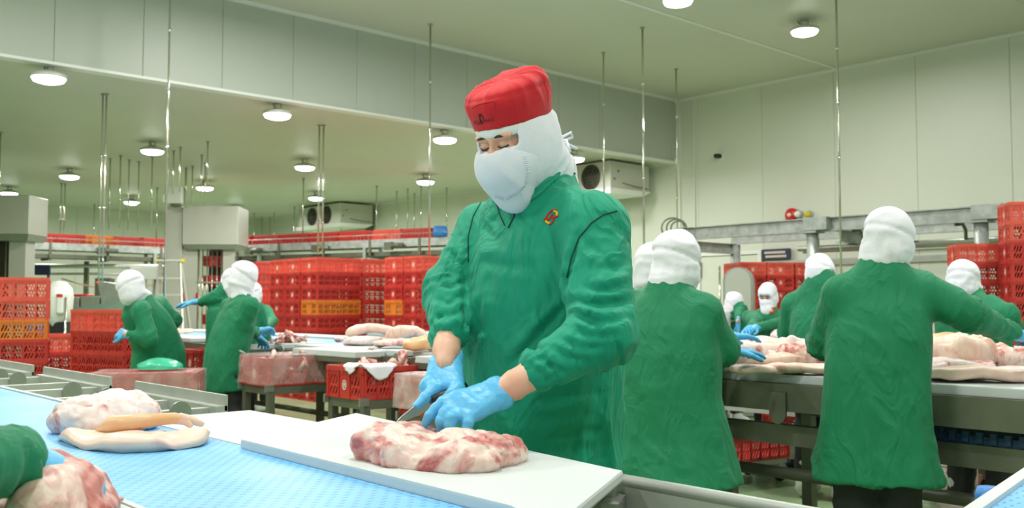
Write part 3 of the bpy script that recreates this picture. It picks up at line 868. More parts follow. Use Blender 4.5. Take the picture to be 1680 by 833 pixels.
# corner of another belt at the lower right
pA, pB = on(1588, 830, ZT), on(1682, 767, ZT)
dn = (pB - pA).normalized(); nn = Vector((dn.y, -dn.x, 0))
if nn.y > 0: nn = -nn
cc = thing('cross_conveyor', 'corner of a blue belt with white rim at the lower right', 'conveyor', (1.9, .3, 0))
s0, s1 = pA - dn * .03, pA + dn * 1.4
def quad(w0, w1, z0, z1):
    return MB().prism([(s0 + nn * w0)[:2], (s1 + nn * w0)[:2], (s1 + nn * w1)[:2], (s0 + nn * w1)[:2]], z0, z1)
build_at(quad(0, .022, ZT - .05, ZT + .002), 'rim', M['board'], cc)
build_at(quad(.022, .36, ZT - .04, ZT - .006), 'belt', M['belt'], cc)
build_at(quad(.01, .36, ZT - .12, ZT - .052), 'frame', M['steel_light'], cc)
for t_ in (.15, 1.2):
    q = s0 + dn * t_ + nn * .2
    build_at(MB().box((q.x - .025, q.y - .025, 0), (q.x + .025, q.y + .025, ZT - .12)), 'leg', M['steel'], cc)
kp = on(1612, 806, ZT - .02)
build_at(MB().lathe((kp.x, kp.y - .012, ZT - .045), [(.022, 0), (.024, .02), (.02, .034)], 12), 'blue_knob', M['blue_tub'], cc)
# ------------------------------------------------------------------ crates
CL, CW, CH, CP = .64, .38, .186, .179
def slot(cx, cy, w, h, sk):
    q = w * .5
    return [(cx - q - sk + w * .15, cy - h), (cx + q - sk, cy - h + w * .2), (cx + q + sk, cy + h - w * .25), (cx + q + sk - w * .15, cy + h), (cx - q + sk, cy + h - w * .2), (cx - q - sk, cy - h + w * .25)]
def side_panel(L, bays, solid=None, fine=True):
    """a crate wall with two rows of slanted slots in each bay, ribs between"""
    lo, hi = .012, CH - .052
    loops = [[(-L / 2, 0), (L / 2, 0), (L / 2, CH - .02), (-L / 2, CH - .02)]]
    bw = L / bays
    mid = (lo + hi) / 2
    for b in range(bays):
        if solid and b in solid: continue
        for r, (y0, y1) in enumerate(((lo + .006, mid - .004), (mid + .004, hi))):
            for k in range(3):
                cx = -L / 2 + bw * (b + .22 + .28 * k)
                loops.append(slot(cx, (y0 + y1) / 2, bw * .165, (y1 - y0) / 2, bw * .10))
    me = flat_curve(loops, .004)
    me.transform(Matrix.Rotation(math.pi / 2, 4, 'X'))
    rb = MB()
    for b in range(bays + 1):
        x = -L / 2 + bw * b
        rb.box((x - .004, -.010, 0), (x + .004, .002, CH - .02))
    r2 = rb.mesh('rib'); bm = bmesh.new(); bm.from_mesh(me); bm.from_mesh(r2)
    out = bpy.data.meshes.new('side_panel'); bm.to_mesh(out); bm.free()
    bpy.data.meshes.remove(me); bpy.data.meshes.remove(r2)
    return out
long_me = side_panel(CL - .03, 7)
short_me = side_panel(CW - .03, 3, solid=(1,))
# the body: floor, corner posts, rim
b = MB()
b.box((-CL / 2 + .01, -CW / 2 + .01, 0), (CL / 2 - .01, CW / 2 - .01, .008))
for sx in (-1, 1):
    for sy in (-1, 1):
        x, y = sx * (CL / 2 - .012), sy * (CW / 2 - .012)
        b.box((x - .014, y - .014, 0), (x + .014, y + .014, CH - .02))
t = .014
for z0, z1, o_ in ((CH - .030, CH, .004), (CH - .046, CH - .040, .002), (0, .014, 0)):
    b.box((-CL / 2 - o_, -CW / 2 - o_, z0), (CL / 2 + o_, -CW / 2 + t, z1)).box((-CL / 2 - o_, CW / 2 - t, z0), (CL / 2 + o_, CW / 2 + o_, z1))
    b.box((-CL / 2 - o_, -CW / 2 + t, z0), (-CL / 2 + t, CW / 2 - t, z1)).box((CL / 2 - t, -CW / 2 + t, z0), (CL / 2 + o_, CW / 2 - t, z1))
body_cr = b.mesh('crate_body')
# oval emblem of the short ends: ring, with a small arched figure inside
ring = [[(.021 * math.cos(a), .029 * math.sin(a)) for a in np.linspace(0, 2 * math.pi, 25)[:-1]], [(.0165 * math.cos(a), .0235 * math.sin(a)) for a in np.linspace(0, 2 * math.pi, 25)[:-1]]]
arch = [[(-.011, -.014), (-.009, 0), (-.006, .010), (0, .016), (.006, .010), (.009, 0), (.011, -.014), (.005, -.014), (.004, -.002), (0, .004), (-.004, -.002), (-.005, -.014)]]
mr = flat_curve(ring, .002); ma = flat_curve(arch, .002)
bm = bmesh.new(); bm.from_mesh(mr); bm.from_mesh(ma); oval_me = bpy.data.meshes.new('oval_mark'); bm.to_mesh(oval_me); bm.free()
oval_me.transform(Matrix.Rotation(math.pi / 2, 4, 'X')); oval_me.materials.append(M['white_print'])
CR = {}
for key in ('crate', 'crate_pale', 'crate_orange'):
    CR[key] = []
    for me in (body_cr, long_me, short_me):
        c = me.copy(); c.materials.append(M[key]); CR[key].append(c)

def crate(p, rz, label, col='crate', group=None, ovals=True):
    bo, lg, sh = CR[col]
    o = use('crate', bo); o.location = p; o.rotation_euler = (0, 0, rz)
    tag(o, label, 'crate', group)
    for s in (-1, 1):
        c = use('long_side', lg, o, (0, s * (CW / 2 - .004), 0)); c.rotation_euler = (0, 0, 0 if s < 0 else math.pi)
        c = use('short_side', sh, o, (s * (CL / 2 - .004), 0, 0)); c.rotation_euler = (0, 0, -math.pi / 2 if s < 0 else math.pi / 2)
        if ovals:
            c = use('oval_mark', oval_me, o, (s * (CL / 2 + .0005), 0, .078)); c.rotation_euler = (0, 0, -math.pi / 2 if s < 0 else math.pi / 2)
    return o
ORD = ['topmost', 'second down', 'third down', 'fourth down', 'fifth down', 'sixth down', 'seventh down', 'eighth down', 'ninth down', 'tenth down', 'eleventh down', 'twelfth down', 'thirteenth down']
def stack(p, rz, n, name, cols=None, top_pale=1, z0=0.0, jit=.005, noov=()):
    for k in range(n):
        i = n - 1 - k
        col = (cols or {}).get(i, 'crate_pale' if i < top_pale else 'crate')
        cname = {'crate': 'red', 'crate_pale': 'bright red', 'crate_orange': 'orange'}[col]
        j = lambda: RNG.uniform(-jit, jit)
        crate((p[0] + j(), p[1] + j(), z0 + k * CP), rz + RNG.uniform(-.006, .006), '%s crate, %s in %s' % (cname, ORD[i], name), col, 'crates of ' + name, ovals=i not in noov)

def dolly(p, rz, label):
    t = thing('crate_dolly', label, 'dolly', (p[0], p[1], 0), rz)
    MB().box((-.31, -.18, .062), (.31, .18, .079), .004).build('deck', M['steel'], t)
    for sx in (-1, 1):
        for sy in (-1, 1):
            w = MB().cyl((sx * .25, sy * .13 - .015, .03), (sx * .25, sy * .13 + .015, .03), .03, 12).box((sx * .25 - .02, sy * .13 - .024, .03), (sx * .25 + .02, sy * .13 - .018, .062)).box((sx * .25 - .02, sy * .13 + .018, .03), (sx * .25 + .02, sy * .13 + .024, .062))
            w.build('caster', M['black'], t)

# far stacks behind the second line: short ends towards the near conveyor
c1 = at(519, 500, 11.9); X0, Y0 = c1.x, c1.y
stack((X0 + .32, Y0 + .19), 0, 10, 'the left front stack of the crate wall', {3: 'crate_orange'}, 1, noov=(3,))
stack((X0 + .32, Y0 + .60), 0, 10, 'the stack second from the left in the crate wall', None, 1)
stack((X0 + .32, Y0 + 1.01), 0, 10, 'the leftmost stack of the crate wall', None, 1)
stack((X0 + 1.0, Y0 + .19), 0, 10, 'the stack behind the orange crate in the crate wall', None, 1)
c2 = at(693, 500, 11.5); X1, Y1 = c2.x, c2.y
stack((X1 + .32, Y1 + .19), 0, 10, 'the crate wall stack by the green sleeve', None, 1)
stack((X1 + .32, Y1 + .60), 0, 10, 'the crate wall stack second from the green sleeve', {3: 'crate_orange'}, 1, noov=(3,))
c3 = at(448, 500, 14.2)
stack((c3.x, c3.y), .1, 8, 'the shaded stack behind the masked worker', {i: 'crate' for i in range(9)}, 0)
stack((c3.x + .7, c3.y + .1), .05, 8, 'the shaded stack right behind the masked worker', {i: 'crate' for i in range(9)}, 0)
c4 = at(436, 500, 17.5)
stack((c4.x, c4.y), 0, 11, 'the tall dark stack in front of the back wall', {i: 'crate' for i in range(12)}, 0)
# left
c5 = at(79, 500, 8.4)
d5 = dirv(.91, .41); a5 = math.atan2(d5.y, d5.x)
def back(c, d, along, deep):
    n = Vector((-d.y, d.x, 0)); return c - d * along + n * deep
q = back(c5, d5, .32, .19); stack(q, a5, 8, 'the stack at the left frame edge', {2: 'crate_orange'}, 2)
c6 = at(101, 500, 9.9)
stack(c6, 0, 5, 'the low stack between the two left stacks', None, 1)
c7 = at(205, 500, 8.0)
d7 = dirv(.90, -.44); a7 = math.atan2(d7.y, d7.x)
q = back(c7, d7, .32, .19); stack(q, a7, 6, 'the stack held by the bending worker', None, 1, .08)
dolly(q, a7, 'steel crate dolly under the stack held by the bending worker')
c7b = at(222, 500, 9.0)
stack(c7b, a7, 6, 'the stack behind the glove of the bending worker', {i: 'crate' for i in range(7)}, 0)
# right
c8 = at(1303, 500, 13.4)
d8 = dirv(.99, .12)
a8 = math.atan2(d8.y, d8.x)
stack(back(c8, d8, .19, .32), a8 - math.pi / 2, 10, 'the stack beside the masked worker by the saw, right column', None, 1)
stack(back(c8, d8, .60, .32), a8 - math.pi / 2, 10, 'the stack right beside the rounded saw cover', None, 1)
stack(back(c8, d8, -.23, .34), a8 - math.pi / 2, 10, 'the stack right behind the masked worker by the saw', None, 1, noov=range(12))
c9 = at(1622, 500, 9.45); d9 = dirv(.98, -.2); a9 = math.atan2(d9.y, d9.x)
stack(c9, a9, 10, 'the stack behind the bent hooded worker at right', None, 1)
stack(at(1712, 500, 8.95), a9, 12, 'the tall stack cut by the right frame edge', None, 2)

# crates on stands in front of the second line
def stand(p, rz, label, w=.62, d=.38, h=.66):
    t = thing('crate_stand', label, 'stand', (p[0], p[1], 0), rz, 'steel crate stands along the second conveyor')
    f = MB()
    for s in (-1, 1):
        f.box((-w / 2, s * (d / 2 - .02) - .02, h - .05), (w / 2, s * (d / 2 - .02) + .02, h))
        f.box((s * (w / 2 - .02) - .02, -d / 2 + .04, h - .05), (s * (w / 2 - .02) + .02, d / 2 - .04, h))
    f.build('top_frame', M['steel_dark'], t)
    g = MB()
    for s in (-1, 1): g.box((-w / 2, s * (d / 2 - .02) - .012, .28), (w / 2, s * (d / 2 - .02) + .012, .31))
    g.build('lower_rail', M['steel_dark'], t)
    for sx in (-1, 1):
        for sy in (-1, 1):
            x, y = sx * (w / 2 - .022), sy * (d / 2 - .022)
            MB().box((x - .022, y - .022, 0), (x + .022, y + .022, h - .05)).build('leg', M['steel_dark'], t)
    for sx in (-1, 1):
        for sy in (-1, 1): MB().box((sx * (w / 2) - .03, sy * (d / 2) - .008, h - .03), (sx * (w / 2) + .03, sy * (d / 2) + .008, h + .016)).build('corner_stop', M['steel'], t)
    return t
def crumple(lo, hi, h, amp, seed=0, open_top=False):
    """a wrinkled film bag around a box"""
    lo, hi = Vector(lo), Vector(hi)
    bm = bmesh.new()
    bmesh.ops.create_cube(bm, size=1)
    for v in bm.verts: v.co = Vector([lo[i] + (v.co[i] + .5) * (hi[i] - lo[i]) for i in range(3)])
    n = max(3, int(max(hi - lo) / h))
    bmesh.ops.subdivide_edges(bm, edges=bm.edges[:], cuts=n, use_grid_fill=True)
    me = bpy.data.meshes.new('film'); bm.to_mesh(me); bm.free()
    v = np.array([x.co[:] for x in me.vertices])
    c = np.array((lo + hi) / 2)
    nrm = (v - c); nrm /= np.linalg.norm(nrm, axis=1)[:, None] + 1e-9
    d = vnoise(v * 9 + seed) * amp + np.abs(vnoise(v * 22 + seed * 2)) * amp * .7
    r = v + nrm * d[:, None]
    rr = .02
    for i in range(len(me.vertices)): me.vertices[i].co = r[i]
    me.polygons.foreach_set('use_smooth', [True] * len(me.polygons))
    return me

SA = 0.0           # the near crates stand square to the room
def cornered(px, f):
    c = at(px, 500, f); return Vector((c.x + CL / 2, c.y + CW / 2, 0))
# the crate with the white cloth, nearest the middle
sp = cornered(596, 5.4)
stand(sp, SA, 'steel stand under the red crate with cloth draped over its rim')
near_crate = crate((sp.x, sp.y, .662), SA, 'red slotted crate with cloth draped over its rim, on a steel stand', 'crate')
sb = cornered(441, 6.3); SB = SA
stand(sb, SB, 'steel stand under the crate in a clear bag, beside the worker at the conveyor')
bag_crate = crate((sb.x, sb.y, .662), SB, 'red crate in a clear plastic bag on a stand below the scrap heap', 'crate')
sc_ = cornered(330, 7.45); SX = SA
stand(sc_, SX, 'steel stand left of the standing worker, under a crate')
crate((sc_.x, sc_.y, .662), SX, 'red crate with a film edge on the stand between the two left workers', 'crate')
p = at(318, 500, 8.7); crate((p.x, p.y, .0), SA, 'red crate on the floor behind the stand between the two left workers', 'crate')
crate((p.x, p.y, CP), SA, 'red crate lying on the floor crate behind the left stand', 'crate')
p = at(492, 500, 7.05); crate((p.x, p.y, 0), SA + .2, 'red crate on the floor under the middle stand, beside a red hose ring', 'crate')
hr = MB(); hp = at(464, 500, 6.92)
hr.tube([(.09 * math.cos(a) * RT.x, .09 * math.cos(a) * RT.y, .09 * math.sin(a)) for a in np.linspace(0, 2 * math.pi, 25)], .022, 8, False)
hro = hr.build('hose_ring', M['bell']); tag(hro, 'red hose ring standing on the floor crate below the conveyor', 'hose')
hro.location = (hp.x, hp.y, CH + .112)
# bag-draped crate with the mint bag, left
p = at(247, 500, 6.35); sd = Vector((p.x, p.y, 0)); SD = math.atan2(dirv(.985, .17).y, dirv(.985, .17).x)
stand(sd, SD, 'low steel stand behind the near conveyor, under the filmed crate', h=.575)
mint_crate = crate((sd.x, sd.y, .577), SD, 'red crate wrapped in clear film, mint bag on top, behind the near conveyor', 'crate')
# crates below the right tables
for px, f, z, rz, lb in ((1204, 6.6, .16, .55, 'red crate on a low trolley below the second conveyor, seen past the green coat'), (1330, 7.3, .22, .2, 'red crate with white film under the third conveyor'),
                         (1606, 6.5, .2, .3, 'red crate under the third conveyor, below the green cuff at right'), (1694, 6.2, .14, .3, 'low red crate on the floor at the right frame edge')):
    q = at(px, 500, f)
    a = math.atan2(FW.y, FW.x) - math.pi / 2 + rz
    tt = thing('crate_trolley', 'low steel trolley carrying the ' + lb, 'trolley', (q.x, q.y, 0), a)
    tt['label'] = ' '.join(('low steel trolley carrying the ' + lb).split()[:16])
    MB().box((-.3, -.18, z - .035), (.3, .18, z - .004)).build('deck', M['steel'], tt)
    for sx in (-1, 1):
        for sy in (-1, 1):
            MB().box((sx * .26 - .018, sy * .15 - .018, .07), (sx * .26 + .018, sy * .15 + .018, z - .035)).build('leg', M['steel'], tt) if z > .12 else None
            MB().cyl((sx * .26, sy * .15 - .015, .038), (sx * .26, sy * .15 + .015, .038), .038, 12).build('caster', M['black'], tt)
    crate((q.x, q.y, z), a, lb, 'crate')
# ------------------------------------------------------------------ people
HK = .86           # head size
def horiz(p, z): return Vector((p.x, p.y, z))
def frame_of(fd, pitch=0.0, roll=0.0):
    """side (left), forward, up of a head that faces fd and looks down by pitch"""
    f = Vector(fd).normalized(); u = Vector((0, 0, 1))
    f2 = (f * math.cos(pitch) - u * math.sin(pitch)).normalized()
    s = Vector((-f.y, f.x, 0)).normalized()
    u2 = f2.cross(s).normalized()
    if u2.z < 0: u2 = -u2
    if roll:
        q = Quaternion(f2, roll); s = q @ s; u2 = q @ u2
    return s, f2, u2

def hand_field(wr, d, n, size=1.0, curl=(.3, .5, .4), h=.005, spread=.12, left=True, thumb=.6):
    """glove of a generic hand: wrist, direction of the fingers, normal of its back"""
    d = Vector(d).normalized(); n = Vector(n); n = (n - d * n.dot(d)).normalized(); s = d.cross(n)
    if left: s = -s
    wr = Vector(wr); S = size
    F = Field.box(A3(wr) - .2 * S, A3(wr) + .2 * S, h)
    F.cone(wr - d * .035 * S, wr + d * .02 * S, .031 * S, .03 * S, .01, (n, 1.3))
    pc = wr + d * .055 * S
    for k in (-1, 0, 1):
        F.cone(wr + d * .01 * S + s * k * .014 * S, wr + d * .085 * S + s * k * .027 * S, .017 * S, .0145 * S, .012)
    for i, (off, ln) in enumerate(((.033, .075), (.011, .083), (-.011, .077), (-.032, .060))):
        a = math.atan2(off, .1) * spread * 8 * .4
        dd = (d * math.cos(a) + s * math.sin(a)).normalized()
        p = wr + d * (.088 - abs(off) * .15) * S + s * off * S
        ang = 0; rr = .0098
        pts = [p]; rs = [rr * S * 1.08]
        for j, fr in enumerate((.46, .3, .24)):
            ang += curl[j] * (1 + .12 * i)
            q = dd * math.cos(ang) - n * math.sin(ang)
            p = p + q * ln * fr * S; rr *= .92
            pts.append(p); rs.append(rr * S)
        F.chain(pts, rs, .004)
    b = wr + d * .03 * S + s * .03 * S
    t1 = b + (d * .6 + s * .55 - n * thumb * .4).normalized() * .042 * S
    t2 = t1 + (d * .85 + s * .15 - n * thumb * .6).normalized() * .032 * S
    t3 = t2 + (d * .9 - n * thumb * .5).normalized() * .026 * S
    F.chain([b, t1, t2, t3], [.015 * S, .0125 * S, .0108 * S, .0095 * S], .006)
    return F.nets()

def coat_surface(J, fd, hem, h, w=1.0, wr_amp=1.0, arms=('L', 'R'), seed=0, collar=True, sleeve=1.0, flare=1.0, belly=0.0, arm_fold=.8):
    """J: neck, hip, shL, elL, wrL, shR ... in world space; fd: facing (xy)"""
    side = (-fd.y, fd.x)
    neck, hip = J['neck'], J['hip']
    zs = (J['shL'].z + J['shR'].z) / 2
    def c(z):
        t = min(1, max(0, (neck.z - z) / max(.05, neck.z - hip.z)))
        t = t ** 1.1
        p = neck.lerp(hip, t); return p.x, p.y
    H = zs - hem
    secs = [(neck.z + .05,) + c(neck.z) + (.072 * w, .068 * w), (neck.z - .005,) + c(neck.z) + (.088 * w, .082 * w), (zs + .005,) + c(zs) + (.15 * w, .105 * w), (zs - .06,) + c(zs - .06) + (.185 * w, .128 * w),
            (zs - .17,) + c(zs - .17) + (.195 * w, (.145 + belly * .5) * w), (zs - .32,) + c(zs - .32) + (.196 * w, (.148 + belly) * w), (zs - .48,) + c(zs - .48) + (.208 * w * flare, (.16 + belly) * w),
            (zs - .7,) + c(zs - .7) + (.226 * w * flare, .172 * w * flare), (hem + .0,) + c(hem) + (.238 * w * flare, .182 * w * flare)]
    secs = [q for q in secs if q[0] >= hem]
    pts = [A3(J[k]) for k in J if k not in ('head',)] + [A3(horiz(hip, hem))]
    lo = np.min(pts, 0) - .3; hi = np.max(pts, 0) + .3; lo[2] = hem - .03; hi[2] = max(neck.z + .08, hi[2] - .16)
    F = Field.box(lo, hi, h)
    F.column(secs, side, 0)
    R = .066 * w * sleeve
    limbs = []
    for a in arms:
        sh, el, wr = J['sh' + a], J['el' + a], J['wr' + a]
        F.cone(neck - Vector((0, 0, .05)), sh, .062 * w, R * .98, .05)
        F.cone(sh, el, R * 1.0, R * .95, .03)
        F.cone(el, wr, R * .92, R * .56, .016)
        limbs += [(sh, el), (el, wr)]
    v, f = F.nets()
    v = relax(v, f, 1, .4)
    N = vnormals(v, f)
    # folds: hanging ones on the body, bunched ones around the sleeves
    dm = np.full(len(v), 9.0); fold = np.zeros(len(v))
    for k, (a, b) in enumerate(limbs):
        t, d, q, dr, L = seg_t(v, a, b)
        s_along = t * L
        fore = k % 2
        bunch = .35 + 1.0 * np.exp(-((t - (0 if fore else 1)) / .32) ** 2) + (.9 * np.exp(-((t - 1) / .22) ** 2) if fore else .35 * np.exp(-(t / .2) ** 2))
        P = np.concatenate([q * 9 + 3.7 * k + seed, (s_along * (30 if fore else 19))[:, None]], 1)
        g = ridge(np.stack([P[:, 0] * .8 + P[:, 3] * .75, P[:, 1] * .8 + P[:, 3] * .3, P[:, 2] * .8 + seed + P[:, 3] * .5], 1)) ** 1.3 - .36
        g = g * 1.35
        g = g * bunch
        m = d < dm; fold = np.where(m, g, fold); dm = np.minimum(dm, d)
    wa = np.clip((.105 * w - dm) / .03, 0, 1)
    B = np.stack([v[:, 0] * 7 + v[:, 2] * 1.4 + seed, v[:, 1] * 7 - v[:, 2] * 1.1, v[:, 2] * 2.1 + seed * 1.3], 1)
    W_ = vnoise(B * .8 + 31) * .9
    B = B + W_[:, None] * np.array((1.0, -.6, .35))
    body = (ridge(B) ** 1.4 - .34) * 1.5 + (ridge(B * np.array((1.7, 1.7, 2.6)) + 9) ** 1.4 - .34) * .8
    low = np.clip((zs - .1 - v[:, 2]) / .5, .35, 1.1)
    amp = .011 * wr_amp
    disp = wa * fold * amp * arm_fold + (1 - wa) * body * amp * low
    v = v + N * disp[:, None]
    return v, f

def body_mesh(J, fd, hs, hf, hu, root, feet, h=.02, face=False):
    """the figure under the clothes, one surface from head to feet"""
    head, neck, hip = J['head'], J['neck'], J['hip']
    side = Vector((-fd.y, fd.x, 0))
    if face:
        zf = np.concatenate([np.arange(-.03, neck.z - .02, .018), np.arange(neck.z - .02, head.z + .17, .0034)])
        def axis(c, lo, hi): return np.concatenate([np.arange(lo, c - .13, .018), np.arange(c - .13, c + .13, .0034), np.arange(c + .13, hi, .018)])
        xs = [p.x for p in J.values()] + [q.x for q in feet]; ys = [p.y for p in J.values()] + [q.y for q in feet]
        F = Field(axis(head.x, min(xs) - .2, max(xs) + .2), axis(head.y, min(ys) - .2, max(ys) + .2), zf)
    else:
        pts = [A3(p) for p in J.values()] + [A3(q) for q in feet]
        lo = np.min(pts, 0) - .2; hi = np.max(pts, 0) + .2; lo[2] = -.03
        F = Field.box(lo, hi, h)
    R = (tuple(hs), tuple(hf), tuple(hu)); hu, hf, hs = hu * HK, hf * HK, hs * HK; k_ = HK
    F.ell(head + hu * .025 - hf * .012, (.074 * k_, .094 * k_, .098 * k_), R, .02)
    F.ell(head - hu * .045 + hf * .018, (.060 * k_, .072 * k_, .078 * k_), R, .03)
    F.cone(head - hu * .06 - hf * .02, neck - Vector((0, 0, .03)), .056, .062, .03)
    if face:
        F.cone(head + hf * .088 + hu * .002, head + hf * .108 - hu * .034, .008, .0125, .012)          # nose
        for sg in (-1, 1):
            F.ell(head + hf * .108 - hu * .037 + hs * sg * .010, (.008, .009, .007), R, .006)
            F.ell(head + hf * .076 - hu * .038 + hs * sg * .036, (.024, .016, .02), R, .02)               # cheek
            F.ell(head + hf * .081 + hu * .020 + hs * sg * .030, (.026, .012, .009), R, .014)             # brow
            F.ell_cut(head + hf * .098 + hu * .001 + hs * sg * .031, (.019, .014, .011), R, .012)         # socket
            F.ell(head + hf * .074 + hu * .0 + hs * sg * .031, (.0145, .0145, .0135), R, .003)           # closed lid
            F.ell(head - hf * .008 - hu * .005 + hs * sg * .070, (.006, .013, .022), R, .006)              # ear
        F.ell(head + hf * .091 - hu * .066, (.022, .010, .006), R, .006)
        F.ell(head + hf * .090 - hu * .077, (.018, .010, .007), R, .006)
        F.ell(head + hf * .078 - hu * .105, (.024, .020, .016), R, .02)
    sh = (J['shL'] + J['shR']) / 2
    pel = horiz(hip, min(.92, hip.z))
    mid = sh.lerp(pel, .55)
    for p, q, r0, r1, fl in ((sh - Vector((0, 0, .07)), mid, .12, .105, 1), (mid, pel, .105, .115, 1)):
        F.cone(p + side * .055, q + side * .045, r0 * .72, r1 * .72, .04); F.cone(p - side * .055, q - side * .045, r0 * .72, r1 * .72, .04)
    for a, sg in (('L', 1), ('R', -1)):
        s_, e_, w_ = J['sh' + a], J['el' + a], J['wr' + a]
        F.cone(neck - Vector((0, 0, .06)), s_, .05, .048, .03)
        F.cone(s_, e_, .047, .038, .02); F.cone(e_, w_, .039, .030 if face else .027, .012)
        dd = (w_ - e_).normalized(); F.cone(w_, w_ + dd * .04, .029 if face else .026, .022, .01)
        hp = pel + side * sg * .085 - Vector((0, 0, .04)); an = feet[0 if sg > 0 else 1]
        kn = hp.lerp(an, .5) + Vector(fd) * .02
        F.cone(hp, kn, .08, .054, .03); F.cone(kn, an + Vector((0, 0, .08)), .055, .037, .02)
        F.cone(an + Vector((0, 0, .05)) - Vector(fd) * .03, an + Vector((0, 0, .035)) + Vector(fd) * .14, .04, .03, .02)
    v, f = F.nets()
    if not face: v = relax(v, f, 1, .4)
    return make_mesh('body', v, f, M['skin'], root)

def hood_surface(J, fd, hs, hf, hu, h=.012, open_face=False, seed=0, puff=1.0, drop=.05, amp=1.0, tie=False):
    head, neck = J['head'], J['neck']
    hu0, hf0, hs0 = hu, hf, hs; hu, hf, hs = hu * HK, hf * HK, hs * HK
    lo = A3(head) - .24; hi = A3(head) + .24; lo[2] = min(lo[2], neck.z - .1)
    lo = np.minimum(lo, A3(neck) - .2); lo[2] = neck.z - .09; hi = np.maximum(hi, A3(neck) + .2)
    F = Field.box(lo, hi, h); R = (tuple(hs0), tuple(hf0), tuple(hu0))
    k_ = HK
    F.ell(head + hu * .045 - hf * .018, (.098 * puff * k_, .118 * puff * k_, .105 * puff * k_), R, .02)
    F.ell(head - hu * .02 + hf * .0, (.090 * k_, .108 * k_, .11 * k_), R, .03)
    F.ell(head - hu * .04 - hf * .045, (.080 * k_, .066 * k_, .075 * k_), R, .03)
    F.cone(head - hu * .06 - hf * .012, neck + Vector((0, 0, .015)), .080 * k_, .090 * k_, .04)
    F.cone(head - hu * .085 + hf * .04, neck + Vector(fd) * .05 + Vector((0, 0, .01)), .055 * k_, .062 * k_, .03)
    if open_face:
        F.rbox(head + hf * .11 + hu * .012, (.058 * k_, .075 * k_, .024 * k_), R, .010, .008, cut=True)
    v, f = F.nets(); v = relax(v, f, 1, .4)
    N = vnormals(v, f)
    q = v - A3(head)
    lu, lf, ls = q @ A3(hu0), q @ A3(hf0), q @ A3(hs0)
    ang = np.arctan2(ls, -lf)
    g = (ridge(np.stack([ls * 9 + lu * 8 + seed, lf * 9 + lu * 4, lu * 9 + seed], 1)) - .4) * .0065
    g += (ridge(np.stack([ls * 14 + seed, lf * 14, lu * 34], 1)) - .4) * .0042 * np.clip((.04 - lu) / .05, .2, 1)
    # the elastic seam round the head and the gathers below it
    g -= .008 * np.exp(-((lu - .015 + .25 * lf) / .008) ** 2)
    g += .0015 * np.sin(ang * 15 + seed) * np.exp(-((lu + .04) / .05) ** 2)
    keep = lu > -.115
    v = v + N * (g * amp * np.where(keep, 1, .4))[:, None]
    return v, f

def trousers_mesh(J, fd, feet, root, hem):
    side = Vector((-fd.y, fd.x, 0)); hip = J['hip']
    pts = [A3(horiz(hip, .9))] + [A3(q) for q in feet]
    lo = np.min(pts, 0) - .25; hi = np.max(pts, 0) + .25; lo[2] = .05; hi[2] = 1.0
    F = Field.box(lo, hi, .02)
    pel = horiz(hip, .86)
    F.ell(pel, (.13, .12, .10), None, .03)
    for sg, an in ((1, feet[0]), (-1, feet[1])):
        hp = pel + side * sg * .085; kn = hp.lerp(an, .5) + Vector(fd) * .02
        F.cone(hp, kn, .085, .08, .03); F.cone(kn, an + Vector((0, 0, .14)), .08, .068, .02)
    v, f = F.nets(); N = vnormals(v, f)
    v = v + N * ((ridge(np.stack([v[:, 0] * 8, v[:, 1] * 8, v[:, 2] * 14], 1)) - .4) * .008)[:, None]
    make_mesh('trousers', v, f, M['trousers'], root)
    for an in feet:
        G = Field.box(A3(an) - .22, A3(an) + np.array((.22, .22, .3)), .012)
        F3 = Vector(fd)
        G.cone(an + Vector((0, 0, .06)) - F3 * .03, an + Vector((0, 0, .045)) + F3 * .15, .052, .04, .02)
        G.cone(an + Vector((0, 0, .05)), an + Vector((0, 0, .22)), .055, .064, .02)
        v, f = G.nets(); v[:, 2] = np.maximum(v[:, 2], .001)
        make_mesh('boot', v, f, M['boot'], root)

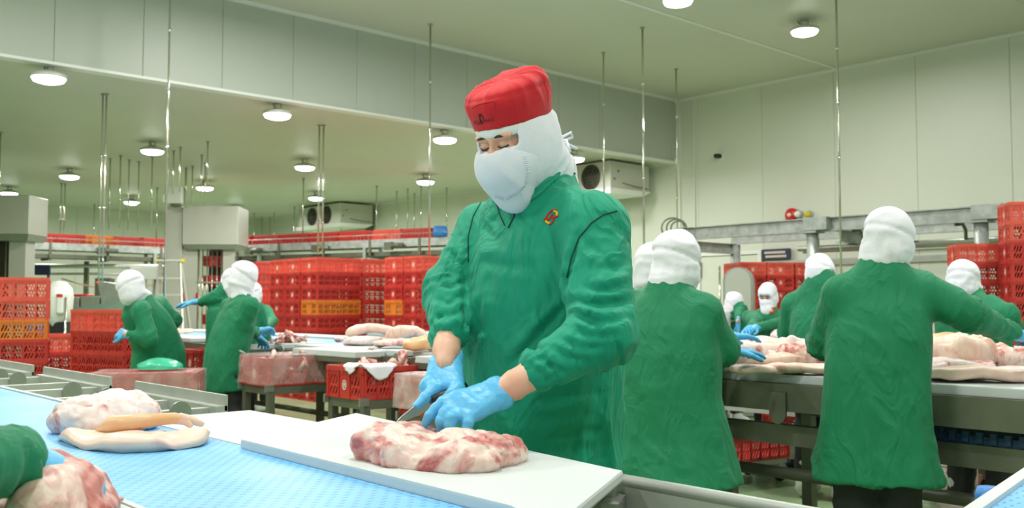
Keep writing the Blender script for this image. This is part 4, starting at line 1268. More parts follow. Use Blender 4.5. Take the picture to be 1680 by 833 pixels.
def person(label, J, fd, head_fd=None, pitch=.2, hem=.55, h=.016, hands=None, open_face=False, mask=False, group='workers in green coats and white hoods', seed=0,
           w=1.0, coat=None, feet=None, hood_h=.012, wr_amp=1.0, puff=1.0, hand_h=.0075, cuffs=None, sleeve=1.0, flare=1.0):
    fd = Vector((fd.x, fd.y, 0)).normalized()
    side = Vector((-fd.y, fd.x, 0))
    hs, hf, hu = frame_of(head_fd or fd, pitch)
    g0 = horiz(J['hip'], 0)
    root = thing('person', label, 'person', g0, 0, group)
    root_loc = Vector(g0)
    if feet is None: feet = [g0 + side * .11, g0 - side * .11]
    made = [body_mesh(J, fd, hs, hf, hu, root, feet)]
    v, f = coat_surface(J, fd, hem, h, w, wr_amp, seed=seed, sleeve=sleeve, flare=flare)
    made.append(make_mesh('coat', v, f, coat or M['coat'], root))
    v, f = hood_surface(J, fd, hs, hf, hu, hood_h, open_face, seed, puff)
    made.append(make_mesh('hood', v, f, M['white_cloth'], root))
    if mask:
        G = Field.box(A3(J['head']) - .2, A3(J['head']) + .2, .01); R = (tuple(hs), tuple(hf), tuple(hu))
        G.ell(J['head'] - (hu * .055 - hf * .035) * HK, (.074 * HK, .083 * HK, .062 * HK), R, .01)
        v, f = G.nets(); made.append(make_mesh('mask', v, f, M['mask_cloth'], root))
        for sg in (-1, 1):
            e = J['head'] + (hf * .083 + hu * .004 + hs * sg * .03) * HK
            b = MB(); b.tube([e - hs * .014, e + hf * .004, e + hs * .014], .004, 6); made.append(b.build('eye', M['hair'], root))
            e = e + hu * .017
            b = MB(); b.tube([e - hs * .017, e + hf * .004 + hu * .003, e + hs * .017], .003, 6); made.append(b.build('eyebrow', M['hair'], root))
    trousers_mesh(J, fd, feet, root, hem)
    for a in 'LR':
        hd = (hands or {}).get(a)
        dd = (J['wr' + a] - J['el' + a]).normalized()
        d = hd[0] if hd else dd; n = hd[1] if hd else Vector((0, 0, 1)) + side * (.4 if a == 'L' else -.4)
        cu = hd[2] if hd and len(hd) > 2 else (.35, .5, .35)
        v, f = hand_field(J['wr' + a] + d * .03, d, n, 1.0, cu, hand_h, left=(a == 'L'))
        if len(v): make_mesh('glove', v, f, M['glove'], root)
    for o in root.children:
        o.matrix_parent_inverse = Matrix.Translation(-root_loc)
    return root

def joints(head, neck, hip, shL, elL, wrL, shR, elR, wrR):
    return dict(head=head, neck=neck, hip=hip, shL=shL, elL=elL, wrL=wrL, shR=shR, elR=elR, wrR=wrR)
# ---- background workers
def badge(root, px, py):
    """small round breast badge sewn on the coat"""
    co = [c for c in root.children if c.name.startswith('coat')][0]
    bv = BVHTree.FromPolygons([v.co[:] for v in co.data.vertices], [p.vertices[:] for p in co.data.polygons])
    d = (at(px, py, 5) - EYE).normalized(); h = bv.ray_cast(EYE, d)
    if h[0] is None: return
    n = h[1] if h[1].dot(d) < 0 else -h[1]; s = n.cross(Vector((0, 0, 1))).normalized(); u = s.cross(n); c = h[0] + n * .006
    ring = MB().tube([c + s * .022 * math.cos(a) + u * .028 * math.sin(a) for a in np.linspace(0, 2 * math.pi, 15)], .006, 6, False)
    o = ring.build('badge', M['emb_red'], co); MB().tube([c - s * .008 - u * .01, c + s * .01 + u * .012], .007, 6).build('badge_centre', M['emb_yellow'], o)
def stdj(px, f, fd, ztop, head_px=None, lean=.10, hipz=.85, sh_w=.185, el=None, wr=None, head_dz=0.0, drop=.0):
    """joints of a standing worker over the point (px, f): ztop = top of the hood"""
    fd = Vector((fd.x, fd.y, 0)).normalized(); side = Vector((-fd.y, fd.x, 0))
    hip = spot(px, f, hipz)
    head = horiz(hip, ztop - .145) + fd * lean * 1.25
    if head_px is not None:
        q = spot(head_px, f, head.z); head = Vector((q.x, q.y, head.z)) + FW * ((fd * lean).dot(FW))
    neck = horiz(head.lerp(hip, .14), ztop - .29)
    zs = neck.z - .055
    J = dict(head=head, neck=neck, hip=hip)
    for a, sg in (('L', 1), ('R', -1)):
        J['sh' + a] = horiz(neck, zs) + side * sg * sh_w - fd * .01
        e = J['sh' + a] + Vector((0, 0, -.21)) + side * sg * .06 + fd * .06
        J['el' + a] = (el or {}).get(a, e)
        J['wr' + a] = (wr or {}).get(a, J['el' + a] + fd * .22 + Vector((0, 0, .07)) - side * sg * .06)
    return J, fd

# standing worker beside the second line
J, fd = stdj(372, 6.84, dirv(.78, .62), 1.535, head_px=396, lean=.10, wr={'R': at(418, 549, 7.05), 'L': at(420, 543, 7.3)}, el={'R': at(398, 532, 6.75)})
person('person in a green knee length coat and white hood standing at the second conveyor', J, fd, dirv(.9, .4), .35, hem=.59, seed=4, hands={'R': (Vector((.4, .2, -.25)), Vector((.2, 0, 1)))}, puff=1.02, w=.93, flare=.9)
# knife tucked behind the back
kb = at(390, 574, 6.72)
b = MB().tube([kb, kb + RT * .05 + Vector((0, 0, -.025))], .009, 8); o = b.build('knife', M['steel']); tag(o, 'small knife tucked in the coat of the standing worker', 'knife')
# worker behind, arm stretched to the left
J, fd = stdj(381, 7.44, dirv(-.3, .95), 1.50, lean=.02, el={'L': at(352, 490, 7.4)}, wr={'L': at(331, 494, 7.4)})
J['shL'] = at(372, 476, 7.44)
person('person in green mostly hidden behind the standing worker, one arm stretched left', J, fd, hem=.6, seed=9, hands={'L': (-RT + Vector((0, 0, -.12)), Vector((0, 0, 1)), (.15, .2, .2))})
# masked worker facing us across the line
J, fd = stdj(427, 10.95, dirv(-.5, -.86), 1.475, head_px=417, lean=.08, wr={'L': at(437, 537, 10.35), 'R': at(420, 537, 10.35)}, el={'L': at(446, 526, 10.7), 'R': at(408, 524, 10.7)})
BW = person('masked person in green facing the camera behind the second conveyor', J, fd, dirv(-.75, -.65), .3, hem=.6, seed=2, open_face=True, mask=True)
# bending worker with the crates
J, fd = stdj(247, 7.2, dirv(-.85, .5), 1.42, lean=.16, wr={'L': at(213, 549, 6.88), 'R': at(268, 560, 7.4)}, el={'L': at(246, 556, 6.88), 'R': at(284, 525, 7.42)})
J['head'] = at(213, 473, 7.02); J['neck'] = at(232, 492, 7.12); J['hip'] = spot(264, 7.25, .85)
J['shL'] = at(231, 510, 6.92); J['shR'] = at(262, 500, 7.4)
person('person in green bending over a stack of red crates at left', J, fd, dirv(-.93, .2), .30, hem=.52, seed=6, hands={'L': (dirv(-.9, .5) + Vector((0, 0, .1)), Vector((0, 0, .6)) - FW * .8, (.7, .8, .5))}, puff=1.05)
# big back view, right of the red capped worker
J, fd = stdj(1094, 3.62, dirv(.55, .84), 1.475, head_px=1110, lean=.05, hipz=.85, sh_w=.165,
             el={'R': at(1181, 572, 3.66), 'L': at(1100, 560, 3.9)}, wr={'R': at(1190, 577, 4.0), 'L': at(1182, 552, 4.1)})
J['head'] = at(1112, 430, 3.66); J['neck'] = at(1098, 476, 3.64)
J['shR'] = at(1152, 512, 3.58); J['shL'] = at(1052, 505, 3.75)
person('person in a long dark green coat and grey-white hood, back turned, beside the red-capped worker', J, fd, dirv(.8, .6), .05, hem=.545, h=.012, seed=11, hood_h=.009, w=1.02, flare=1.12, wr_amp=.9,
       hands={'R': (RT * .9 + FW * .5 + Vector((0, 0, -.03)), Vector((0, 0, 1)), (.15, .25, .2)), 'L': (RT * .9 + FW * .3, Vector((0, 0, 1)), (.1, .2, .2))}, sleeve=1.08, puff=.98)
# the one half hidden behind
J, fd = stdj(1064, 4.32, dirv(.5, .86), 1.475, lean=.03)
J['head'] = at(1072, 444, 4.28); J['neck'] = at(1070, 478, 4.3)
person('hooded person almost hidden behind the back-turned worker next to the red-capped one', J, fd, dirv(.4, .9), .1, hem=.6, seed=14)
# back view at right, arm out to the right
J, fd = stdj(1432, 3.58, dirv(.3, .95), 1.55, head_px=1462, lean=.05, sh_w=.17,
             el={'R': at(1585, 512, 3.5), 'L': at(1352, 560, 3.75)}, wr={'R': at(1655, 546, 3.62), 'L': at(1388, 590, 4.05)})
J['head'] = at(1461, 394, 3.6); J['neck'] = at(1446, 432, 3.6)
J['shR'] = at(1512, 478, 3.56); J['shL'] = at(1382, 484, 3.62)
q1 = spot(1404, 3.62, 0); q2 = spot(1466, 3.55, 0)
person('person in a long green coat seen from behind, right arm reaching over the pork', J, fd, dirv(.85, .5), .12, hem=.55, h=.012, seed=17, hood_h=.009, feet=[q1, q2], sleeve=1.12,
       hands={'R': (RT + FW * .3 + Vector((0, 0, -.2)), Vector((0, 0, 1)))}, puff=1.0, w=.96, wr_amp=.9)
# back view further right
J, fd = stdj(1345, 6.0, dirv(.62, .78), 1.545, head_px=1350, lean=.05)
J['neck'] = at(1347, 453, 6.0)
person('person in green with round white hood, back turned, in front of the saw crates', J, fd, hem=.55, seed=20, pitch=.1, head_fd=dirv(.7, .7))
# masked worker facing us by the crates at the saw
J, fd = stdj(1266, 9.0, dirv(-.5, -.86), 1.425, head_px=1257, lean=.07, wr={'L': at(1243, 536, 8.5), 'R': at(1231, 536, 8.5)}, el={'L': at(1284, 530, 8.8), 'R': at(1243, 528, 8.8)})
badge(BW, 421, 504)
BW = person('masked person in green facing us at the third conveyor, before red crates', J, fd, dirv(-.62, -.78), .3, hem=.6, seed=23, open_face=True, mask=True)
badge(BW, 1267, 510)
# bent worker at far right
J, fd = stdj(1600, 5.3, dirv(.75, .6), 1.40, lean=.14, wr={'R': at(1672, 543, 5.35), 'L': at(1640, 555, 5.7)}, el={'R': at(1650, 515, 5.05)})
J['head'] = at(1580, 463, 5.3); J['neck'] = at(1588, 484, 5.3); J['shR'] = at(1622, 505, 5.15); J['shL'] = at(1556, 500, 5.45)
person('person in green with small white hood bent behind the outstretched arm at right', J, fd, dirv(.6, .8), .2, hem=.6, seed=26)
# at the saw
J, fd = stdj(1192, 9.7, dirv(.4, -.9), 1.35, lean=.1, el={'L': at(1215, 508, 9.5)}, wr={'L': at(1211, 524, 9.3)})
J['shL'] = at(1205, 493, 9.6)
person('person in green at the bandsaw, half hidden, one blue glove lowered', J, fd, dirv(.5, -.85), .4, hem=.6, seed=29, hands={'L': (Vector((0, 0, -1)), RT)})
# near worker at the left frame edge: only a sleeve and a glove come into the picture
nf = dirv(.8, .6)
J = dict(head=at(-420, 60, 1.12), neck=at(-420, 260, 1.02), hip=spot(-520, .98, .85),
         shL=at(-360, 340, 1.16), elL=at(-92, 600, 1.42), wrL=at(-86, 612, 1.5),
         shR=at(-430, 480, .84), elR=at(-195, 770, 1.0), wrR=at(30, 757, 1.20))
J['wrL'] = at(-70, 650, 1.55)
person('person at the left frame edge, only a green sleeve and blue glove in view', J, nf, nf, .3, hem=.6, h=.011, seed=31, hand_h=.005, sleeve=1.0, wr_amp=1.2,
       hands={'R': (FW * .9 + RT * .30 + Vector((0, 0, -.35)), Vector((0, 0, 1)) + RT * .5, (1.5, 1.5, .9))})
# ------------------------------------------------------------------ the worker in the red cap
mf = dirv(-.743, -.669)
hs, hf, hu = frame_of(dirv(-.64, -.77), .36, 0.0)
Jm = dict(head=at(843, 226, 2.11), neck=at(889, 310, 2.20), hip=spot(879, 2.27, .85),
          shR=at(799, 384, 2.33), elR=at(742, 482, 2.27), wrR=at(732, 578, 2.09),
          shL=at(975, 374, 2.06), elL=at(986, 548, 1.95), wrL=at(842, 632, 1.90))
g0 = horiz(Jm['hip'], 0)
main = thing('person', 'person in bright green coat, red cap and white mask cutting pork with blue gloves', 'person', g0, 0)
mside = Vector((-mf.y, mf.x, 0))
feet = [g0 + mside * .12, g0 - mside * .12]
body_mesh(Jm, mf, hs, hf, hu, main, feet, face=True)
Jc = dict(Jm)
Jc['wrL'] = Jm['wrL'].lerp(Jm['elL'], .30); Jc['wrR'] = Jm['wrR'].lerp(Jm['elR'], .30)
v, f = coat_surface(Jc, mf, .5, .006, 1.02, 1.35, seed=3, sleeve=1.10, belly=.012, arm_fold=.36, flare=.90)
# gathered elastic cuffs
N = vnormals(v, f)
for a in 'LR':
    t, d, q, dr, L = seg_t(v, Jc['el' + a], Jc['wr' + a])
    s_ = ((v - A3(Jc['wr' + a])) @ dr)
    e1 = np.cross(dr, (0, 0, 1.0)); e1 /= np.linalg.norm(e1); e2 = np.cross(dr, e1)
    ang = np.arctan2(q @ e1, q @ e2)
    near = (d < .085)
    ruff = np.exp(-((s_ + .002) / .02) ** 2) * .0028 * np.cos(ang * 13) - .005 * np.exp(-((s_ + .012) / .008) ** 2) + .003 * np.exp(-((s_ - .012) / .012) ** 2)
    v = v + N * (near * ruff)[:, None]
# the folds one can see: each a crease along a path, with a soft ridge beside it
def onto(bvh, px, py, lift=.001):
    p = at(px, py, 2.0); d = (p - EYE).normalized()
    h = bvh.ray_cast(EYE, d)
    if h[0] is None: return None
    return h[0] + h[1] * (lift if h[1].dot(d) < 0 else -lift)
FOLDS = [
    (((903, 372), (914, 405), (921, 440), (926, 470)), 9, 8), (((948, 388), (938, 425), (928, 460), (926, 490)), 13, 9), (((770, 400), (765, 450), (763, 505), (760, 560)), 9, 10),
    (((785, 425), (830, 436), (880, 440)), 4, 12), (((930, 496), (896, 535), (858, 575), (835, 596)), 10, 9), (((790, 470), (784, 520), (792, 570)), 5, 12), (((830, 480), (838, 530), (832, 570)), 4, 14),
    (((880, 662), (930, 648), (990, 642)), 6, 10), (((860, 690), (930, 680), (1000, 676)), 4, 12), (((900, 720), (950, 705), (1000, 712)), 4, 10), (((815, 396), (800, 378), (790, 362)), 5, 9), (((880, 400), (872, 440), (880, 470)), 4, 10),
    (((1042, 462), (1000, 476), (955, 472)), 8, 8), (((1040, 492), (985, 500), (938, 492)), 9, 8), (((1030, 520), (980, 530), (945, 518)), 8, 8), (((1012, 548), (968, 552), (928, 532)), 7, 7), (((996, 566), (950, 572), (912, 552)), 6, 7),
    (((965, 590), (930, 585), (898, 566)), 6, 7), (((930, 612), (905, 600), (880, 582)), 5, 6), (((906, 630), (888, 612), (866, 596)), 5, 5), (((1000, 360), (1030, 390), (1042, 430)), 4, 10), (((960, 400), (990, 420), (1010, 450)), 5, 9), (((975, 440), (1010, 440), (1040, 425)), 5, 9),
    (((716, 462), (740, 472), (764, 460)), 8, 7), (((710, 488), (736, 498), (762, 484)), 8, 7), (((706, 514), (732, 524), (758, 510)), 7, 7), (((703, 538), (730, 548), (755, 536)), 6, 6), (((735, 410), (748, 430), (766, 436)), 6, 8), (((748, 375), (752, 405), (745, 430)), 4, 9),
    (((850, 345), (862, 372), (880, 392)), 4, 8), (((935, 300), (955, 330), (960, 360)), 4, 9), (((850, 610), (858, 640)), 3, 5)]
b0 = BVHTree.FromPolygons(v.tolist(), f.tolist()); N = vnormals(v, f); dis = np.zeros(len(v))
for pts, dep, wd in FOLDS:
    Q = []
    for i in range(len(pts) - 1):
        for k in range(10):
            t = k / 10; Q.append(onto(b0, pts[i][0] * (1 - t) + pts[i + 1][0] * t, pts[i][1] * (1 - t) + pts[i + 1][1] * t, 0))
    Q = [A3(q) for q in Q if q is not None]
    if len(Q) < 4: continue
    Q = np.array(Q); n_ = len(Q)
    D = np.linalg.norm(v[:, None, :] - Q[None], axis=2); k = D.argmin(1); d = D.min(1)
    taper = np.clip(np.minimum(k, n_ - 1 - k) / (n_ * .3) + .25, 0, 1)
    tan = Q[np.minimum(k + 1, n_ - 1)] - Q[np.maximum(k - 1, 0)]
    side_ = np.einsum('ij,ij->i', np.cross(tan, N), v - Q[k]) / (np.linalg.norm(tan, axis=1) + 1e-9)
    w_ = wd * .001
    dis += taper * dep * .0008 * (-np.exp(-(d / w_) ** 2) + .75 * np.exp(-((d - w_ * 2.0) / (w_ * 1.3)) ** 2) * np.where(side_ > 0, 1.0, .35))
v = v + N * dis[:, None]
coat_o = make_mesh('coat', v, f, M['coat_main'], main)
coat_bvh = BVHTree.FromPolygons(v.tolist(), f.tolist())
def stitched(name, pts, r, m, bvh=None, parent=None, lift=.0004, n=40, nsides=6):
    """a thin cord lying on the cloth along a pixel path"""
    P = []
    for i in range(len(pts) - 1):
        for k in range(max(2, n // (len(pts) - 1))):
            t = k / max(2, n // (len(pts) - 1)); P.append((pts[i][0] * (1 - t) + pts[i + 1][0] * t, pts[i][1] * (1 - t) + pts[i + 1][1] * t))
    P.append(pts[-1])
    Q = [onto(bvh or coat_bvh, x, y, lift) for x, y in P]
    Q = [q for q in Q if q is not None]
    if len(Q) < 3: return None
    keep = [Q[0]]
    for q in Q[1:]:
        if (q - keep[-1]).length < .05: keep.append(q)
    b = MB(); b.tube(keep, r, nsides)
    return b.build(name, m, parent if parent is not None else coat_o, fix=False)
stitched('seam', [(928, 276), (948, 288), (968, 296), (986, 306), (1000, 322), (1010, 340)], .0022, M['seam'])
stitched('seam', [(1012, 346), (990, 352), (970, 366), (950, 390), (938, 420), (930, 455)], .0020, M['seam'])
stitched('seam', [(790, 330), (776, 356), (768, 388), (768, 430)], .0018, M['seam'])
stitched('placket', [(846, 338), (843, 356), (834, 374)], .0024, M['seam'])
stitched('placket', [(812, 326), (820, 352), (828, 370)], .0016, M['seam'])
stitched('collar_edge', [(806, 312), (814, 330), (834, 342), (856, 338), (884, 318), (908, 296), (922, 276)], .005, M['coat_main'], lift=.001)
# breast emblem, embroidered arcs
def em(x, y): return (870 + x / 13.886, 330 + y / 13.886)
emb = stitched('emblem', [em(*p) for p in ((350, 395), (385, 340), (430, 270), (490, 215), (555, 198), (605, 225))], .0023, M['emb_red'])
for pts, m, r in ((((545, 222), (590, 240), (615, 285), (600, 335)), 'emb_yellow', .0026), (((645, 342), (590, 358), (545, 372), (505, 392)), 'emb_red', .0021), (((545, 375), (548, 425), (515, 480), (475, 520), (425, 522)), 'emb_red', .0022),
                  (((350, 448), (385, 480), (430, 500), (455, 500)), 'emb_yellow', .0025), (((310, 428), (350, 408), (395, 402), (440, 428)), 'emb_red', .0026), (((462, 335), (460, 375), (458, 415)), 'emb_red', .0013), (((462, 335), (500, 300), (525, 300), (520, 330), (470, 360)), 'emb_red', .0013), (((480, 360), (505, 400)), 'emb_red', .0013)):
    stitched('emblem_thread', [em(*p) for p in pts], r, M[m], parent=emb, n=24)

# hood
v, f = hood_surface(Jm, mf, hs, hf, hu, .0046, False, seed=5, puff=.97, amp=.9)
Fh = None
hd = Jm['head']
R_ = (tuple(hs), tuple(hf), tuple(hu))
hs1, hf1, hu1 = hs, hf, hu
hs, hf, hu = hs1 * HK, hf1 * HK, hu1 * HK
def main_hood():
    head, neck = hd, Jm['neck']
    lo = A3(head) - .25; hi = A3(head) + .23; lo[2] = neck.z - .06
    F = Field.box(lo, hi, .0044)
    k_ = HK
    F.ell(head + hu * .03 - hf * .016, (.090 * k_, .112 * k_, .105 * k_), R_, .02)
    F.ell(head - hu * .03 + hf * .004, (.084 * k_, .104 * k_, .10 * k_), R_, .03)
    F.ell(head - hu * .035 - hf * .06, (.080 * k_, .070 * k_, .085 * k_), R_, .03)
    F.cone(head - hu * .07 - hf * .045, neck + Vector((0, 0, .03)) + mf * .0, .078 * k_, .092 * k_, .03)
    F.cone(head - hu * .09 + hf * .035, neck + mf * .065 + Vector((0, 0, .01)), .056 * k_, .056 * k_, .03)
    F.rbox(head + hf * .105 + hu * .014, (.066 * k_, .075 * k_, .026 * k_), R_, .010, .006, cut=True)
    v, f = F.nets(); v = relax(v, f, 1, .4); N = vnormals(v, f)
    q = v - A3(head); lu, lf, ls = q @ A3(hu1), q @ A3(hf1), q @ A3(hs1)
    g = (ridge(np.stack([ls * 9, lf * 9 + lu * 5, lu * 7], 1)) - .45) * .013 * np.clip((-.0 - lf) / .06, .2, 1)
    g += (ridge(np.stack([ls * 20, lf * 20, lu * 26 + lf * 16], 1)) - .4) * .005 * np.clip((-.0 - lf) / .06, .1, 1)
    return v + N * g[:, None], f
v, f = main_hood()
hood_o = make_mesh('hood', v, f, M['white_cloth'], main)
# mask
G = Field.box(A3(hd) - .2, A3(hd) + .2, .0044)
G.ell(hd - hu * .052 + hf * .028, (.082 * HK, .095 * HK, .082 * HK), R_, .01)
G.cone(hd - hu * .070 + hf * .070, hd - hu * .135 + hf * .048, .058 * HK, .050 * HK, .04)
G.cone(hd + hf * .095 - hu * .014, hd + hf * .112 - hu * .04, .012, .016, .012)
G.rbox(hd + hu1 * .0825, (.3, .3, .093), R_, .002, .003, cut=True)
G.rbox(hd - hf * .17, (.3, .15, .3), R_, .002, .02, cut=True)
v, f = G.nets(); v = relax(v, f, 1, .4); N = vnormals(v, f)
q = v - A3(hd); lu, lf, ls = q @ A3(hu1), q @ A3(hf1), q @ A3(hs1)
v = v + N * ((ridge(np.stack([ls * 14, lf * 10, lu * 12 + ls * 6], 1)) - .4) * .006)[:, None]
mask_o = make_mesh('mask', v, f, M['mask_cloth'], main)
mbvh = BVHTree.FromPolygons(v.tolist(), f.tolist())
# pleated hem of the mask: a row of short gathers
hem = MB()
def gather(path, n):
    for i in range(n):
        t = i / (n - 1) * (len(path) - 1); k = min(int(t), len(path) - 2); u_ = t - k
        a = (path[k][0] * (1 - u_) + path[k + 1][0] * u_, path[k][1] * (1 - u_) + path[k + 1][1] * u_)
        dx, dy = path[k + 1][0] - path[k][0], path[k + 1][1] - path[k][1]; L = math.hypot(dx, dy)
        p0 = onto(mbvh, a[0], a[1], .0006); p1 = onto(mbvh, a[0] + dy / L * 5, a[1] - dx / L * 5, .0006)
        if p0 and p1 and (p0 - p1).length < .03: hem.tube([p0, p1], .0012, 5)
gather([(788, 252), (806, 250), (824, 247), (842, 242)], 22)
gather([(858, 258), (864, 280), (860, 300), (846, 314), (828, 324), (814, 318)], 34)
hem.build('mask_gathers', M['mask_cloth'], mask_o, fix=False)
# eyes: lashes on the lowered lids, brows
for sg in (-1, 1):
    c = hd + hf * .0875 - hu * .004 + hs * sg * .031
    b = MB(); pts = [c + hs * x * .0155 + hf * (.003 * (1 - x * x) - (.004 if x * sg > .5 else 0)) - hu * .004 * (1 - x * x) for x in np.linspace(-1, 1, 9)]
    b.tube(pts, .0016, 6); b.build('eyelashes', M['hair'], main)
    c = hd + hf * .0905 + hu * .0175 + hs * sg * .032
    b = MB(); pts = [c + hs * x * .021 + hf * (.002 * (1 - x * x) - .006 * max(0, x * sg)) + hu * (.004 * (1 - x * x) - .001 * x * sg) for x in np.linspace(-1, 1, 9)]
    b.tube(pts, .003, 6, True, [.0015, .0026, .003, .0032, .0032, .003, .0026, .002, .0012]); b.build('eyebrow', M['hair'], main)

# cap and its white band
def cap_field(u0, u1, grow, top):
    lo = A3(hd) - .2; hi = A3(hd) + .27
    F = Field.box(lo, hi, .005)
    X = F.ax[0][:, None, None] - hd.x; Y = F.ax[1][None, :, None] - hd.y; Z = F.ax[2][None, None, :] - hd.z
    S = (X * hs1.x + Y * hs1.y + Z * hs1.z) / HK; Fo = (X * hf1.x + Y * hf1.y + Z * hf1.z) / HK + .014; U = (X * hu1.x + Y * hu1.y + Z * hu1.z) / HK
    a = np.interp(U, [.015, .05, .09, .13, .17], [.085, .088, .096, .095, .080]) + grow
    bb = np.interp(U, [.015, .05, .09, .13, .17], [.106, .110, .116, .112, .095]) + grow
    e = 2.25
    d = ((np.abs(S / a) ** e + np.abs(Fo / bb) ** e) ** (1 / e) - 1) * a
    tilt = U + .22 * Fo * top
    dt = tilt - u1
    k = .03 if top else .004
    h = np.clip(.5 - .5 * (dt - d) / k, 0, 1); d2 = dt * (1 - h) + d * h + k * h * (1 - h)
    d2 = np.maximum(d2, u0 - U)
    F.F = d2.astype(np.float32)
    v, f = F.nets(); v = relax(v, f, 2, .4)
    return v, f
v, f = cap_field(.040, .152, .004, 1)
N = vnormals(v, f); q = v - A3(hd); lu, lf, ls = q @ A3(hu1) / HK, q @ A3(hf1) / HK + .014, q @ A3(hs1) / HK
ang = np.arctan2(ls, lf)
v = v + N * ((ridge(np.stack([ang * 3.2, lu * 10 + ang, lu * 0 + 2.5], 1)) - .4) * .006 * np.clip((lu - .06) / .05, 0, 1) + .0022 * np.exp(-((lu - .116) / .004) ** 2) * -1)[:, None]
cap_o = make_mesh('cap', v, f, M['cap_red'], main)
capb = BVHTree.FromPolygons(v.tolist(), f.tolist())
v, f = cap_field(.017, .044, .0025, 0)
make_mesh('cap_band', v, f, M['band'], cap_o)
stitched('cap_seam', [(774, 178), (786, 171), (800, 168), (812, 166), (813, 180)], .0009, M['emb_red'], capb, cap_o, .0005)
def print_on(bvh, me, cx, cy, sc, rot, m, name, parent):
    c, s = math.cos(rot), math.sin(rot); bad = 0
    for vx in me.vertices:
        x, y = vx.co.x * sc, -vx.co.y * sc
        p = onto(bvh, cx + c * x - s * y, cy + s * x + c * y, .0009)
        if p is None: bad += 1; p = onto(bvh, cx, cy, .0009)
        vx.co = p
    me.materials.append(m)
    return use(name, me, parent)
tm = text_mesh('ST  RMAN', 1.0)
print_on(capb, tm, 793.5, 199, 7.4, -.16, M['cap_print'], 'cap_lettering', cap_o)
tm = text_mesh('R', 1.0); print_on(capb, tm, 808, 192.5, 3.6, -.16, M['cap_print'], 'cap_lettering', cap_o)
for pts in (((788, 188), (787, 194), (790, 203)), ((785, 190), (788, 187), (791, 190), (794, 195)), ((784, 204), (788, 199), (792, 203))):
    stitched('cap_figure', pts, .0011, M['cap_print'], capb, cap_o, .0006, 14)
# ties of the hood, in a bow behind
tb = hd - hf * .128 - hu * .045 + hs * .03
for pts in ([tb, tb - hf * .02 + hs * .02 + hu * .01, tb - hf * .04 + hs * .03 + hu * .014, tb - hf * .046 + hs * .028 - hu * .0, tb - hf * .02 + hs * .012 - hu * .004],
            [tb, tb - hf * .025 + hs * .02 - hu * .012, tb - hf * .05 + hs * .03 - hu * .034], [tb, tb - hf * .012 + hs * .03, tb + hf * .01 + hs * .05 - hu * .03]):
    MB().tube(pts, .0035, 6).build('tie', M['white_cloth'], hood_o)

# gloved hands, each finger its own chain
def zz(x, y): return (650 + x / 4.9, 560 + y / 4.9)
def zp(x, y, f): return at(*zz(x, y), f)
def glove(build, lo, hi, folds=()):
    F = Field.box(lo, hi, .0026); build(F)
    v, f = F.nets(); v = relax(v, f, 1, .35); N = vnormals(v, f)
    g = np.zeros(len(v))
    for c, r, fr, amp in folds:
        d = np.linalg.norm(v - A3(c), axis=1); g += np.exp(-(d / r) ** 2) * (ridge(v * fr) - .4) * amp
    g += (ridge(v * 45) - .4) * .0007
    v = v + N * g[:, None]
    make_mesh('glove', v, f, M['glove'], main)
wl = zp(838, 405, 1.90)
def left(F):
    K = [zp(385, 492, 1.875), zp(440, 548, 1.862), zp(495, 592, 1.852), zp(580, 612, 1.842)]
    W = [zp(800, 375, 1.905), zp(820, 400, 1.902), zp(838, 425, 1.898), zp(855, 450, 1.894)]
    for k, w_ in zip(K, W): F.cone(w_, k, .0195, .0142, .014)
    for a, c in zip(W[:-1], W[1:]): F.cone(a, c, .021, .021, .012)
    for k1, k2 in zip(K[:-1], K[1:]): F.cone(k1.lerp(W[0], .3), k2.lerp(W[1], .3), .016, .016, .012)
    F.chain([K[0], zp(318, 540, 1.868), zp(268, 598, 1.862), zp(236, 655, 1.866)], [.0125, .0112, .0100, .0085], .0035)
    F.chain([K[1], zp(388, 578, 1.848), zp(360, 640, 1.842), zp(362, 704, 1.85)], [.0135, .0122, .0110, .0092], .0035)
    F.chain([K[2], zp(446, 618, 1.836), zp(432, 676, 1.832), zp(436, 738, 1.842)], [.0135, .0118, .0108, .0090], .0035)
    F.chain([K[3], zp(580, 655, 1.83), zp(565, 705, 1.828), zp(548, 755, 1.836)], [.0128, .0112, .0100, .0084], .0035)
    F.chain([zp(700, 420, 1.93), zp(560, 480, 1.94), zp(470, 560, 1.93), zp(420, 610, 1.915)], [.019, .015, .012, .0095], .006)   # thumb, behind
    F.cone(zp(764, 338, 1.912), zp(902, 484, 1.892), .009, .009, .004)
